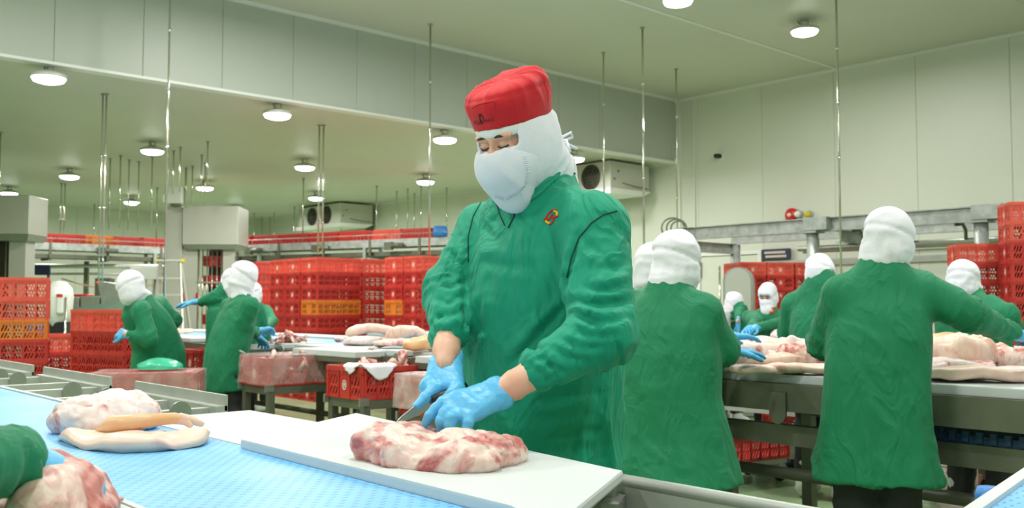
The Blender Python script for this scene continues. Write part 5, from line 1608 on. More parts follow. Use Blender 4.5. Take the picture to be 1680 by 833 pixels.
    # rolled edge of the cuff
lo = A3(zp(560, 500, 1.86)) - .17; hi = A3(zp(560, 500, 1.88)) + .17
glove(left, lo, hi, [(wl, .05, 60, .0016), (zp(480, 560, 1.86), .04, 70, .0012)])
wr_ = zp(400, 140, 2.09)
def right(F):
    W = [zp(355, 180, 2.085), zp(400, 165, 2.085), zp(455, 150, 2.09)]
    K = [zp(270, 345, 2.035), zp(330, 372, 2.02), zp(410, 360, 2.02), zp(478, 330, 2.03)]
    F.cone(W[0], K[0], .022, .016, .014); F.cone(W[0], K[1], .022, .015, .014); F.cone(W[1], K[2], .022, .016, .014); F.cone(W[2], K[3], .021, .018, .014)
    F.cone(W[0], W[2], .019, .019, .01)
    F.chain([K[0], zp(300, 400, 2.005), zp(232, 455, 1.985), zp(160, 522, 1.965)], [.0155, .0140, .0118, .0088], .005)      # along the blade
    F.chain([zp(238, 340, 2.05), zp(228, 372, 2.04), zp(262, 402, 2.02)], [.0125, .0115, .010], .006)
    F.chain([K[3], zp(492, 385, 2.005), zp(452, 425, 1.99), zp(405, 452, 1.99)], [.0180, .0165, .0140, .0105], .005)    # curled round the handle
    F.chain([K[2], zp(430, 420, 2.03), zp(400, 450, 2.04)], [.015, .013, .011], .004)
    F.chain([K[1], zp(345, 430, 2.05), zp(370, 462, 2.055)], [.014, .012, .010], .004)
    F.cone(zp(318, 178, 2.088), zp(488, 108, 2.095), .013, .013, .006)
lo = A3(zp(360, 290, 2.03)) - .15; hi = A3(zp(360, 290, 2.03)) + .15
glove(right, lo, hi, [(wr_, .045, 55, .0022), (zp(430, 330, 2.03), .035, 75, .0014)])
# knife
ka, kb_, kt = zp(560, 362, 2.03), zp(285, 478, 1.985), zp(5, 640, 1.925)
kn = thing('knife', 'boning knife with black handle held in the right blue glove', 'knife', ka, 0)
ko = MB(); ko.tube([ka, ka.lerp(kb_, .3), ka.lerp(kb_, .7), kb_], .011, 10, True, [.011, .0125, .011, .0115]); h_ = ko.build('handle', M['black'], kn)
ax = (kt - kb_).normalized(); upv = (Vector((0, 0, 1)) - ax * ax.z).normalized(); th = ax.cross(upv) * .0011
bl = MB(); prof = [kb_ + upv * .010, kb_.lerp(kt, .5) + upv * .009, kb_.lerp(kt, .85) + upv * .004, kt, kb_.lerp(kt, .8) - upv * .008, kb_.lerp(kt, .4) - upv * .013, kb_ - upv * .012]
bl.extr([p - th for p in prof], th * 2); b_ = bl.build('blade', M['steel'], kn)
for o in kn.children: o.matrix_parent_inverse = Matrix.Translation(-ka)
trousers_mesh(Jm, mf, feet, main, .5)
for o in main.children: o.matrix_parent_inverse = Matrix.Translation(-g0)
# ------------------------------------------------------------------ pork
def meat(name, label, cat, prims, m, h=.006, amps=((9, .010), (24, .004)), origin=None, group=None, floor=None, R=None, cuts=()):
    pts = np.array([A3(p[0]) for p in prims]); rr = max(max(p[1]) for p in prims)
    F = Field.box(pts.min(0) - rr - .02, pts.max(0) + rr + .02, h)
    for p in prims: F.ell(p[0], p[1], p[2] if len(p) > 2 else R, p[3] if len(p) > 3 else .03)
    for c in cuts: F.ell_cut(*c)
    v, f = F.nets(); v = relax(v, f, 1, .4); N = vnormals(v, f)
    g = np.zeros(len(v))
    for fr, a in amps: g += vnoise(v * fr) * a * .7 + (ridge(v * fr * 1.3 + 5) - .45) * a * -.9
    v = v + N * g[:, None]
    if floor is not None: v[:, 2] = np.maximum(v[:, 2], floor)
    o0 = np.array((pts[:, 0].mean(), pts[:, 1].mean(), floor if floor is not None else pts[:, 2].min()))
    me = bpy.data.meshes.new(name); me.from_pydata((v - o0).tolist(), [], f.tolist()); me.polygons.foreach_set('use_smooth', [True] * len(me.polygons)); me.materials.append(m)
    o = bpy.data.objects.new(name, me); link(o); o.location = o0
    return tag(o, label, cat, group) if label else o
def axes(r, f, up=Vector((0, 0, 1))):
    d = dirv(r, f); return (tuple(d), (-d.y, d.x, 0.0), (0, 0, 1.0))
zb = ZT + .015
RM = axes(.95, -.30)
main_meat = meat('pork_shoulder', 'large boned pork shoulder being cut on the white board', 'meat', [
    (spot(732, 1.765, zb + .004), (.115, .105, .040), RM), (spot(645, 1.80, zb + .018), (.062, .058, .034), RM), (spot(608, 1.80, zb + .022), (.024, .036, .026), RM),
    (spot(796, 1.76, zb + .016), (.068, .075, .036), RM), (spot(830, 1.79, zb + .014), (.028, .045, .024), RM), (spot(694, 1.89, zb + .024), (.050, .04, .032), RM),
    (spot(752, 1.675, zb + .014), (.075, .035, .026), RM), (spot(655, 1.735, zb + .024), (.045, .04, .030), RM), (spot(660, 1.84, zb + .018), (.045, .04, .032), RM)],
    M['meat_main'], .0046, ((10, .009), (24, .0058), (55, .0022)), floor=zb)
zb2 = ZT - .003
R2 = axes(.98, -.2)
pork2 = meat('pork_joint', 'white pork leg joint with rind flap and trotter on the blue belt', 'meat', [
    (spot(178, 2.36, zb2 + .03), (.115, .125, .060), R2), (spot(125, 2.33, zb2 + .025), (.045, .06, .034), R2), (spot(205, 2.40, zb2 + .045), (.06, .06, .048), R2), (spot(236, 2.38, zb2 + .028), (.04, .055, .034), R2), (spot(160, 2.27, zb2 + .02), (.06, .045, .026), R2)],
    M['meat_white'], .006, ((9, .010), (26, .0045)), floor=zb2)
def flapmesh(path, width, thick, waves, up=.0, seed=1, n=40, mcount=14):
    """a thick soft sheet along a path, wavy, lying on a surface"""
    path = [Vector(p) for p in path]; b = MB(); top = []
    def P(t):
        s = t * (len(path) - 1); k = min(int(s), len(path) - 2); return path[k].lerp(path[k + 1], s - k)
    T, Bm = [], []
    for i in range(n + 1):
        t = i / n; p = P(t); d = (P(min(1, t + .02)) - P(max(0, t - .02))).normalized(); s = Vector((-d.y, d.x, 0)).normalized()
        w = width * (math.sin(math.pi * min(1, max(0, t * .92 + .04))) ** .4)
        r1, r2 = [], []
        for j in range(mcount + 1):
            u = j / mcount * 2 - 1
            q = p + s * u * w
            z = waves * (math.sin(t * 17 + u * 2.0 + seed) * .5 + .5) * (.35 + .65 * max(0, -u)) + up * (1 - u * u)
            e = (1 - u ** 6) * thick * (1 - abs(2 * t - 1) ** 8)
            r1.append(q + Vector((0, 0, z + e))); r2.append(q + Vector((0, 0, .0)) + s * (-.012 * u))
        T.append(r1); Bm.append(r2)
    vs = [p for r in T for p in r] + [p for r in Bm for p in r]; m1 = mcount + 1; off = (n + 1) * m1; fs = []
    for i in range(n):
        for j in range(mcount):
            a = i * m1 + j; fs.append((a, a + 1, a + m1 + 1, a + m1)); fs.append((off + a, off + a + m1, off + a + m1 + 1, off + a + 1))
        for j, flip in ((0, 0), (mcount, 1)):
            a = i * m1 + j; q = (a, a + m1, off + a + m1, off + a); fs.append(q if not flip else q[::-1])
    for i, flip in ((0, 1), (n, 0)):
        for j in range(mcount):
            a = i * m1 + j; q = (a, a + 1, off + a + 1, off + a); fs.append(q if not flip else q[::-1])
    b.add(vs, fs, True); return b
def child(mb, name, m, root):
    o = mb.build(name, m, root); o.matrix_parent_inverse = Matrix.Translation(-Vector(root.location)); return o
child(flapmesh([spot(126, 2.20, zb2), spot(178, 2.11, zb2), spot(236, 2.05, zb2), spot(286, 2.09, zb2), spot(320, 2.20, zb2)], .085, .022, .020), 'rind_flap', M['skin_flap'], pork2)
sk = MB(); sp_ = [spot(166, 2.16, zb2 + .024), spot(190, 2.13, zb2 + .040), spot(222, 2.13, zb2 + .044), spot(258, 2.16, zb2 + .046), spot(290, 2.19, zb2 + .046), spot(308, 2.21, zb2 + .040)]
sk.tube(sp_, .02, 16, True, [.008, .019, .018, .014, .013, .010]); child(sk, 'shank', M['shank'], pork2)
tf = MB()
for dx in (-.008, .010): tf.tube([sp_[-2] + Vector((dx, 0, 0)), sp_[-1] + RT * .008 + Vector((dx, 0, -.002)), sp_[-1] + RT * .026 + Vector((dx * 1.6, 0, -.014))], .008, 8, True, [.012, .010, .006])
child(tf, 'trotter_toe', M['skin_flap'], pork2)
# foreground cut at the lower left
meat('pork_joint', 'blurred pork cut under the blue glove at the lower left corner', 'meat', [
    (spot(96, 1.335, ZT + .03), (.075, .07, .05), axes(1, 0)), (spot(86, 1.42, ZT + .045), (.04, .04, .035), axes(1, 0)), (spot(112, 1.40, ZT + .035), (.038, .03, .030), axes(1, 0)),
    (spot(100, 1.235, ZT + .055), (.045, .04, .045), axes(1, 0)), (spot(108, 1.28, ZT + .055), (.045, .045, .040), axes(1, 0)), (spot(112, 1.24, ZT + .02), (.055, .06, .05), axes(1, 0)), (spot(84, 1.20, ZT + .03), (.04, .04, .05), axes(1, 0)), (spot(128, 1.31, ZT + .015), (.045, .05, .02), axes(1, 0)), (spot(68, 1.44, ZT + .04), (.03, .03, .03), axes(1, 0))],
    M['meat_red'], .006, ((11, .010), (28, .004)), floor=ZT - .001)
for px, py, s in ((181, 817, .010), (196, 821, .007), (180, 824, .006), (134, 779, .006)):
    p = on(px, py, ZT)
    o = meat('meat_scrap', ['small red meat scrap on the near white board edge', 'tiny dark scrap on the near white board edge, furthest right', 'tiny pink scrap on the near white board, lowest', 'tiny scrap at the corner of the blue belt'][[.010, .007, .006].index(s) if px != 134 else 3], 'meat', [(p + Vector((0, 0, s * .4)), (s, s * .7, s * .5))], M['meat_red'], .0022, ((60, .001),), floor=ZT - .001)

def slab(name, label, px, f, z, L, W, T, ang, m, bend=0.0, seed=0, group=None, cat='meat', amp=.10, tilt=0.0, curl=0.0):
    """a soft slab of meat: flattened, bent, uneven"""
    nu, nv = 30, 14; vs = []; fs = []
    for i in range(nv + 1):
        ph = math.pi * i / nv - math.pi / 2
        for j in range(nu):
            th = 2 * math.pi * j / nu
            sg = lambda x, e: math.copysign(abs(x) ** e, x)
            x = sg(math.cos(ph), .5) * sg(math.cos(th), .75); y = sg(math.cos(ph), .5) * sg(math.sin(th), .75); zz_ = sg(math.sin(ph), .7)
            vs.append((x * L / 2, y * W / 2, zz_ * T / 2))
    for i in range(nv):
        for j in range(nu):
            a = i * nu + j; b = i * nu + (j + 1) % nu; fs.append((a, b, b + nu, a + nu))
    v = np.array(vs)
    P = v / np.array((L, W, max(T, .02))) * np.array((3.2, 2.2, .8)) + seed * 3.1
    n = np.stack([vnoise(P + k * 17) for k in range(3)], 1)
    v = v + n * np.array((L * .05, W * .10, T * .28)) * amp * 10
    v[:, 2] += bend * (1 - (2 * v[:, 0] / L) ** 2) + curl * np.maximum(0, v[:, 1] / W) ** 2
    v[:, 2] += T * .12 * vnoise(v * 22 + seed)
    v[:, 2] -= v[:, 2].min()
    me = bpy.data.meshes.new(name); me.from_pydata(v.tolist(), [], fs); me.polygons.foreach_set('use_smooth', [True] * len(me.polygons)); me.materials.append(m); me.update()
    o = bpy.data.objects.new(name, me); link(o); p = spot(px, f, z); o.location = p
    a = math.atan2(dirv(*ang).y, dirv(*ang).x); o.rotation_euler = (tilt, 0, a)
    return tag(o, label, cat, group)
zl = ZT + .003
G1 = 'pork slabs heaped on the second conveyor'
slab('pork_slab', 'long arched pale pork slab on top of the heap beside the crate wall', 614, 7.25, zl + .05, .44, .2, .075, (1, .1), M['skin_flap'], .03, 1, G1)
slab('pork_slab', 'flat pale pork slab under the long arched one', 603, 7.05, zl, .36, .2, .055, (1, .05), M['meat_white'], .012, 2, G1)
slab('pork_slab', 'folded pork slab with lean inside at the right of the heap', 668, 6.95, zl + .03, .30, .22, .085, (1, -.1), M['meat_slab'], .03, 3, G1)
slab('pork_slab', 'low lean pork slab in front of the folded one', 656, 6.6, zl, .36, .2, .05, (1, 0), M['meat_main'], .01, 4, G1)
slab('pork_slab', 'tan rind pork piece half behind the green sleeve', 692, 6.1, zl, .24, .18, .07, (1, .3), M['shank'], .03, 5, G1)
slab('pork_slab', 'small pink pork strip left of the slab heap', 562, 7.6, zl, .12, .09, .03, (1, .2), M['meat_red'], .0, 6, G1)
slab('meat_scrap', 'small pink scrap on the white board before the slabs', 610, 6.45, zl, .05, .035, .012, (1, 0), M['meat_red'], 0, 7)
slab('pork_slab', 'pale pork flank lying beside the bending worker on the second conveyor', 300, 9.6, zl, .22, .2, .05, (1, .2), M['meat_slab'], .0, 8)
b = MB()
for i in range(90):
    a, r = RNG.uniform(0, 6.28), abs(RNG.normal(0, .07)); hgt = max(0, .07 - r * .5)
    p = spot(474, 7.55, zl) + Vector((math.cos(a) * r, math.sin(a) * r, RNG.uniform(0, 1) * hgt + .01))
    q = [p + Vector(RNG.normal(0, .018, 3)) for _ in range(3)]
    b.tube(q, .014, 6, True, [.006, .015, .007])
o = b.build('meat_trimmings', M['meat_red']); o['kind'] = 'stuff'; tag(o, 'heap of pink meat trimmings on the second conveyor', 'meat')
b = MB()
for i in range(22):
    p = spot(438, 7.75, zl) + Vector((RNG.normal(0, .06), RNG.normal(0, .05), .008)); q = [p + Vector(RNG.normal(0, .014, 3)) for _ in range(3)]
    b.tube(q, .010, 6, True, [.004, .010, .005])
o = b.build('meat_trimmings', M['meat_red']); o['kind'] = 'stuff'; tag(o, 'few loose trimmings by the gloves at the second conveyor', 'meat')
# right hand tables
G2 = 'pork pieces on the second conveyor at right'
for a in (('pork bellies: large pale slab behind the knife and gloves', 1252, 4.75, zl, .42, .26, .11, (1, .1), 'skin_flap', .03, 11), ('grey-white folded rind nearest the back-turned worker', 1212, 4.35, zl, .22, .24, .10, (1, .3), 'meat_white', .02, 12),
          ('long lean pork strip in front of the pale slab', 1272, 4.30, zl, .36, .16, .07, (1, 0), 'meat_slab', .015, 13), ('pink striped pork belly left of the big back view', 1330, 4.35, zl, .34, .24, .10, (1, -.05), 'meat_red', .02, 14),
          ('thin pale sheet of fat at the conveyor edge', 1262, 4.14, zl, .34, .12, .035, (1, -.05), 'skin_flap', .0, 15), ('flat pork sheet at the conveyor edge beside the green coat', 1322, 4.10, zl, .3, .14, .04, (1, -.05), 'meat_slab', .0, 16),
          ('rounded white leg end on the pale slab', 1300, 4.75, zl + .03, .16, .13, .09, (1, .4), 'meat_white', .0, 17),
          ('pale pork flank right of the big back view', 1552, 4.15, zl, .36, .26, .13, (1, .05), 'skin_flap', .03, 18), ('round lean ham piece below the outstretched arm', 1588, 3.95, zl + .02, .22, .18, .12, (1, 0), 'meat_slab', .01, 19),
          ('grey flat pork slab at the bottom of the right heap', 1552, 3.86, zl, .36, .2, .07, (1, 0), 'meat_white', .01, 20), ('broad pale fat sheet along the right conveyor edge', 1610, 3.70, zl, .46, .16, .05, (1, -.08), 'skin_flap', .0, 21),
          ('red pork end under the green cuff at the right', 1660, 3.95, zl, .2, .2, .11, (1, 0), 'meat_red', .02, 22), ('tan pork skin on top of the right heap', 1548, 4.25, zl + .09, .3, .2, .06, (1, .1), 'shank', .02, 23)):
    slab('pork_piece', a[0], a[1], a[2], a[3], a[4], a[5], a[6], a[7], M[a[8]], a[9], a[10], G2)
meat('pork_joint', 'pork joint with a bone end before the masked worker at right', 'meat', [(spot(1296, 7.9, ZT + .06), (.13, .1, .07), axes(1, 0)), (spot(1290, 7.9, ZT + .14), (.04, .04, .07), axes(1, 0)), (spot(1282, 7.9, ZT + .04), (.1, .1, .05), axes(1, 0))], M['meat_white'], .012, ((10, .012),), floor=ZT + .004)
slab('pork_piece', 'thin pink strip on the belt of the third conveyor', 1345, 7.4, ZT, .4, .14, .03, (1, 0), M['meat_red'], 0, 30)
# film, cloth and bags
def film_on(root, lo, hi, step, amp, m, name, seed):
    me = crumple(lo, hi, step, amp, seed); me.materials.append(m); return use(name, me, root)
film_on(bag_crate, (-CL / 2 - .016, -CW / 2 - .018, .012), (CL / 2 + .014, CW / 2 + .014, CH + .022), .035, .012, M['film'], 'clear_bag', 3)
film_on(mint_crate, (-CL / 2 - .014, -CW / 2 - .018, .02), (CL / 2 + .014, CW / 2 + .014, CH + .006), .035, .008, M['film'], 'clear_bag', 5)
mbp = mint_crate.location + Vector((0, 0, CH + .016)) + RT * .07
me = crumple((-.135, -.10, 0), (.135, .10, .07), .03, .018, 8)
for vv in me.vertices:
    r = math.hypot(vv.co.x / .145, vv.co.y / .11)
    vv.co.z = max(.0, vv.co.z) * max(.25, 1 - r * r * .6)
    if r > 1: vv.co.x /= r ** .8; vv.co.y /= r ** .8
me.materials.append(M['mint']); o = use('plastic_bag', me); o.location = mbp; o.rotation_euler = (0, 0, SD); tag(o, 'crumpled mint green bag on the filmed crate at left', 'bag')
# bagged bundle at the right of the cloth-draped crate
bp = cornered(728, 4.85)
stand(bp, SA, 'low steel stand under the bagged bundle behind the knife', h=.62)
bc = crate((bp.x, bp.y, .622), SA, 'red crate swallowed by a cloudy meat bag, behind the knife hand', 'crate')
film_on(bc, (-CL / 2 - .02, -CW / 2 - .02, .035), (CL / 2 + .02, CW / 2 + .02, .215), .04, .010, M['film_bag'], 'cloudy_bag', 11)
slab('pork_piece', 'pink pork filling the cloudy bag behind the knife hand', 758, 5.22, .635, .54, .30, .16, (.743, .669), M['meat_white'], .01, 33)
# white cloth over the rim of the near crate
def drape(root, x0, x1, ydrop, seed, name):
    b = MB(); n, m_ = 18, 14; g = []
    for i in range(n + 1):
        r = []
        for j in range(m_ + 1):
            u, t = i / n, j / m_
            x = x0 + (x1 - x0) * u; d = -.07 + t * (.07 + ydrop * max(.15, math.sin(math.pi * u) ** 1.2))
            fold = .010 * math.sin(u * 15 + seed) * t + .006 * math.sin(u * 31 + seed * 2)
            if d < 0: p = Vector((x, -CW / 2 - d + .0, CH + .012 + abs(fold)))
            else: p = Vector((x, -CW / 2 - .012 - abs(fold) - .004, CH + .010 - d))
            r.append(p)
        g.append(r)
    vs = [p for r in g for p in r]; k = m_ + 1
    fs = [(i * k + j, i * k + j + 1, (i + 1) * k + j + 1, (i + 1) * k + j) for i in range(n) for j in range(m_)]
    b.add(vs, fs, True); o = b.build(name, M['white_cloth'], root, fix=False)
    so = o.modifiers.new('thick', 'SOLIDIFY'); so.thickness = .006
    return o
drape(near_crate, -.325, -.10, .085, 1.0, 'draped_cloth')
de = drape(near_crate, .02, .16, .05, 4.0, 'draped_cloth')
de.rotation_euler = (0, 0, -math.pi / 2); de.location = (-CL / 2 + CW / 2, 0, 0)
def fill(root, n, m, z, seed):
    b = MB(); r = np.random.RandomState(seed)
    for i in range(n):
        p = Vector((r.uniform(-.26, .26), r.uniform(-.14, .14), z + r.uniform(-.02, .02))); q = [p + Vector(r.normal(0, .03, 3)) for _ in range(3)]
        b.tube(q, .03, 7, True, [.012, .034, .014])
    o = b.build('meat_filling', m, root); o['kind'] = 'stuff'; return o
fill(near_crate, 40, M['meat_red'], .14, 1)
fill(bag_crate, 40, M['meat_red'], .13, 2)
# ------------------------------------------------------------------ machines and fittings further back
def rot_of(r, f): d = dirv(r, f); return math.atan2(d.y, d.x)
# lift tower with its upper housing
tw = spot(332, 17.6, 0); TA = math.atan2(FW.y, FW.x) - math.pi / 2 + .05      # local x to the right, y away
lift = thing('crate_lift', 'tall grey crate lift with wide upper housing and open shaft of rails', 'lift', tw, TA)
MB().box((-.68, -.1, 0), (-.36, .5, 3.0), .01).build('column', M['cabinet'], lift)
MB().box((-.34, -.15, 2.30), (.66, .7, 3.02), .01).build('upper_housing', M['cabinet'], lift)
b = MB()
for k in range(16): b.box((-.37, -.12, 2.34 + k * .04), (-.335, .2, 2.358 + k * .04))
o = b.build('louvre', M['steel_light'], lift); o['kind'] = 'stuff'
MB().hexa([(-.30, -.11, 2.22), (.62, -.11, 2.22), (.62, .6, 2.22), (-.30, .6, 2.22), (-.34, -.15, 2.30), (.66, -.15, 2.30), (.66, .7, 2.30), (-.34, .7, 2.30)]).build('housing_skirt', M['steel'], lift)
MB().box((-.36, 0, 0), (-.1, .1, 2.24)).build('side_panel', M['cabinet'], lift)
MB().box((.36, 0, 0), (.56, .1, 2.24)).build('side_panel', M['cabinet'], lift)
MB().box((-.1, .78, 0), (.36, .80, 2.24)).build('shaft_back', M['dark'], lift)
for x in (-.08, -.01, .07, .16, .25, .33): MB().cyl((x, .02, 0), (x, .02, 2.26), .012, 8).build('guide_rail', M['rod'], lift)
MB().box((-.12, .0, 1.60), (.38, .03, 1.63)).build('crossbar', M['steel'], lift)
MB().box((-.115, -.02, 1.30), (-.085, .0, 1.42)).build('switch_plate', M['bell'], lift)
MB().box((-.11 - .25, -.06, 1.28), (-.11 - .21, -.0, 1.42)).build('switch_plate', M['bell'], lift)
for k in range(6):
    q = tw + RT * .13 + FW * .42
    crate((q.x, q.y, .12 + k * .36), TA + math.pi / 2, 'red crate riding in the lift shaft, %s' % ORD[5 - k], 'crate', 'crates in the lift shaft')
cb = spot(285, 17.2, 3.02)
ctl = thing('control_box', 'white control box on top of the lift column', 'control box', cb, TA)
MB().box((-.14, -.12, 0), (.14, .14, .32), .012).build('box', M['trim'], ctl)
MB().box((-.20, -.08, .02), (-.14, .08, .16), .01).build('side_box', M['trim'], ctl)
MB().lathe((.0, 0, -.04), [(.03, -.02), (.10, .0), (.1, .04)], 12).build('gland', M['steel_dark'], ctl)
MB().tube([(.16, .05, -.02), (.16, .05, .68)], .02, 8).build('conduit', M['rod'], ctl)
# grey cabinet cut by the left edge
gc = spot(20, 15.6, 0)
ob = thing('crate_lift', 'grey lift housing on a column at the left frame edge', 'lift', gc, TA)
MB().box((-.62, -.2, 2.34), (.32, .5, 2.98), .01).build('upper_housing', M['cabinet'], ob)
MB().hexa([(-.58, -.16, 2.24), (.28, -.16, 2.24), (.28, .46, 2.24), (-.58, .46, 2.24), (-.62, -.2, 2.34), (.32, -.2, 2.34), (.32, .5, 2.34), (-.62, .5, 2.34)]).build('housing_skirt', M['steel'], ob)
MB().box((-.05, -.05, 0), (.21, .3, 2.26)).build('column', M['cabinet'], ob)
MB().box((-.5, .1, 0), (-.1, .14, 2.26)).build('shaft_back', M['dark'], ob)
for x in (-.4, -.25, -.12): MB().cyl((x, .0, 0), (x, .0, 2.26), .012, 8).build('guide_rail', M['rod'], ob)

# overhead conveyors with their crates
def overhead(p0, p1, label, crates, w=.5, extra=True):
    p0, p1 = Vector(p0), Vector(p1); d = (p1 - p0); L = d.length; a = math.atan2(d.y, d.x)
    t = thing('overhead_conveyor', label, 'conveyor', p0, a)
    for s in (-1, 1): MB().box((0, s * w / 2 - .02, -.14), (L, s * w / 2 + .02, .0)).build('side_rail', M['galv'], t)
    for s in (-1, 1): MB().tube([(0, s * (w / 2 + .02), .09), (L, s * (w / 2 + .02), .09)], .008, 6).build('guide_rail', M['galv'], t)
    r = MB()
    for x in np.arange(.1, L, .16): r.cyl((x, -w / 2 + .02, -.03), (x, w / 2 - .02, -.03), .028, 8)
    r.build('rollers', M['steel'], t)['kind'] = 'stuff'
    u = MB(); u.box((0, -w / 2 + .05, -.30), (L, -w / 2 + .11, -.22)).box((0, w / 2 - .11, -.30), (L, w / 2 - .05, -.22))
    for x in np.arange(.3, L, 1.1): u.box((x, -w / 2, -.34), (x + .06, w / 2, -.28)); u.box((x, -w / 2 - .03, -.3), (x + .05, -w / 2, .0))
    u.build('underframe', M['steel_dark'], t)
    for x in np.arange(.6, L, 1.7): MB().box((x, -w / 2 - .1, -.2), (x + .16, -w / 2 - .03, -.06)).cyl((x + .15, -w / 2 - .07, -.12), (x + .4, -w / 2 - .07, -.12), .045, 10).build('drive_motor', M['steel_dark'], t)
    for i, x in enumerate(np.arange(.9, L, 2.6)):
        for s in (-1, 1): MB().box((x - .03, s * w / 2 - .03, -p0.z), (x + .03, s * w / 2 + .03, -.14)).build('post', M['galv'], t)
    dd = d.normalized()
    for x, col, lb in crates:
        q = p0 + dd * x
        crate((q.x, q.y, q.z + .001), a, lb, col, 'crates on the overhead conveyors', ovals=False)
    return t
pA_ = spot(-60, 17.95, 2.42); pB_ = spot(268, 20.5, 2.42)
LL = (pB_ - pA_).length
def fx(px):
    lo, hi = 0, 1
    for _ in range(30):
        m_ = (lo + hi) / 2; q = pA_.lerp(pB_, m_) - EYE; x = 840 + FPX * q.dot(RT) / q.dot(FW)
        lo, hi = (m_, hi) if x < px else (lo, m_)
    return lo * LL
overhead(pA_, pB_, 'overhead crate conveyor at left, ending at the grey lift', [(fx(72), 'crate', 'red crate on the left overhead conveyor, leftmost'), (fx(117), 'crate', 'red crate on the left overhead conveyor, second from left'), (fx(161), 'crate_orange', 'orange-red crate on the left overhead conveyor'), (fx(204), 'crate', 'red crate on the left overhead conveyor, next to the orange one'), (fx(246), 'crate', 'red crate nearest the lift on the left overhead conveyor')])
pC_ = spot(384, 19.6, 2.40); pD_ = spot(760, 17.0, 2.40); LR = (pD_ - pC_).length
def fr_(px):
    lo, hi = 0, 1
    for _ in range(30):
        m_ = (lo + hi) / 2; q = pC_.lerp(pD_, m_); r = (q - EYE); x = 840 + FPX * r.dot(RT) / r.dot(FW)
        lo, hi = (m_, hi) if x < px else (lo, m_)
    return lo * LR
overhead(pC_, pD_, 'overhead crate conveyor running from the lift past the twin fans', [(fr_(401), 'crate', 'red crate on the overhead conveyor right beside the lift'), (fr_(446), 'crate', 'red crate second right of the lift overhead'), (fr_(495), 'crate', 'red crate overhead, below and left of the twin fans'), (fr_(541), 'crate', 'red crate overhead, straight below the twin fans'), (fr_(588), 'crate', 'red crate overhead, below the right side of the fan unit'), (fr_(645), 'crate_pale', 'paler red crate overhead, left of the green sleeve'), (fr_(690), 'crate', 'red crate overhead nearest the green sleeve')])
q = spot(722, 17.0, 2.5); b = MB().lathe((0, 0, 0), [(.02, 0), (.13, .02), (.14, .1), (.12, .2)], 14); o = b.build('blue_drum', M['blue_tub']); o.location = q - Vector((0, 0, .1)); tag(o, 'blue drum on the overhead conveyor behind the green sleeve', 'drum')
# lower dark beams and partition behind the left machines
bt = thing('pipe_rack', 'long pale pipe rack beneath the left overhead conveyor', 'rack', spot(-40, 19.6, 0), rot_of(1, .06))
for z, r in ((2.0, .05), (1.84, .028)): MB().cyl((0, 0, z), (4.0, 0, z), r, 10).build('pipe', M['steel_light'], bt)
for x in (.6, 2.2, 3.8): MB().box((x - .04, -.04, 0), (x + .04, .04, 2.1)).build('post', M['steel_dark'], bt)
cq = spot(60, 19.0, 0)
b = MB().tube([(0, 0, 1.62)] + [(x, 0, 1.62 - .26 * math.sin(math.pi * x / 2.4) + .03 * x) for x in np.linspace(.1, 2.4, 22)], .014, 6)
o = b.build('cable', M['cable_warm']); o.location = spot(100, 19.55, 0) + Vector((0, 0, .12)); o.rotation_euler = (0, 0, rot_of(1, .06)); tag(o, 'sagging tan cable strung behind the left machines', 'cable')
# navy panel
def fixed_panel(name, label, cat, px0, px1, y0, y1, f, m, depth=.04, post=False):
    a, b_ = at(px0, y1, f), at(px1, y0, f)
    w = (b_ - a).dot(RT); h = b_.z - a.z
    t = thing(name, label, cat, horiz(a, 0 if post else a.z), math.atan2(FW.y, FW.x) - math.pi / 2)
    z = a.z if post else 0
    MB().box((0, 0, z), (w, depth, z + h), .006).build('face', m, t)
    if post:
        for x in (.05, w - .05): MB().box((x - .02, depth, 0), (x + .02, depth + .04, z + h)).build('post', M['steel_dark'], t)
    return t, w, h
fixed_panel('notice_panel', 'dark navy panel on posts above the left crate stack', 'panel', 42, 82, 434, 451, 17.0, M['navy'], post=True)
# white light panel by the ladder
fixed_panel('white_board', 'bright white board behind the hood of the bending worker', 'board', 213, 258, 438, 458, 18.0, M['trim'], post=True)
# stepladder
ld = spot(278, 16.2, 0)
lad = thing('stepladder', 'aluminium stepladder with yellow feet caps leaning by the lift column', 'ladder', ld, math.atan2(FW.y, FW.x) - math.pi / 2 + .1)
def lx(z, s): return s * (.16 + (1.95 - z) * .075) + (1.95 - z) * .02
for s in (-1, 1):
    MB().bar((lx(0, s), -.35, 0), (lx(1.95, s), 0, 1.95), .03, .07).build('rail', M['alu'], lad)
    MB().bar((lx(0, s) * 1.05, .45, 0), (lx(1.95, s), .06, 1.93), .028, .05).build('rear_rail', M['alu'], lad)
for k in range(6):
    z = .25 + k * .28; y = -.35 * (1 - z / 1.95)
    MB().box((lx(z, -1), y - .03, z - .015), (lx(z, 1), y + .05, z + .015)).build('step', M['alu'], lad)
MB().box((-.2, -.06, 1.93), (.2, .12, 1.97), .008).build('top_cap', M['alu'], lad)
for s in (-1, 1): MB().box((s * .2 - .025, -.06, 1.925), (s * .2 + .025, .12, 1.975), .006).build('corner_cap', M['yellow'], lad)
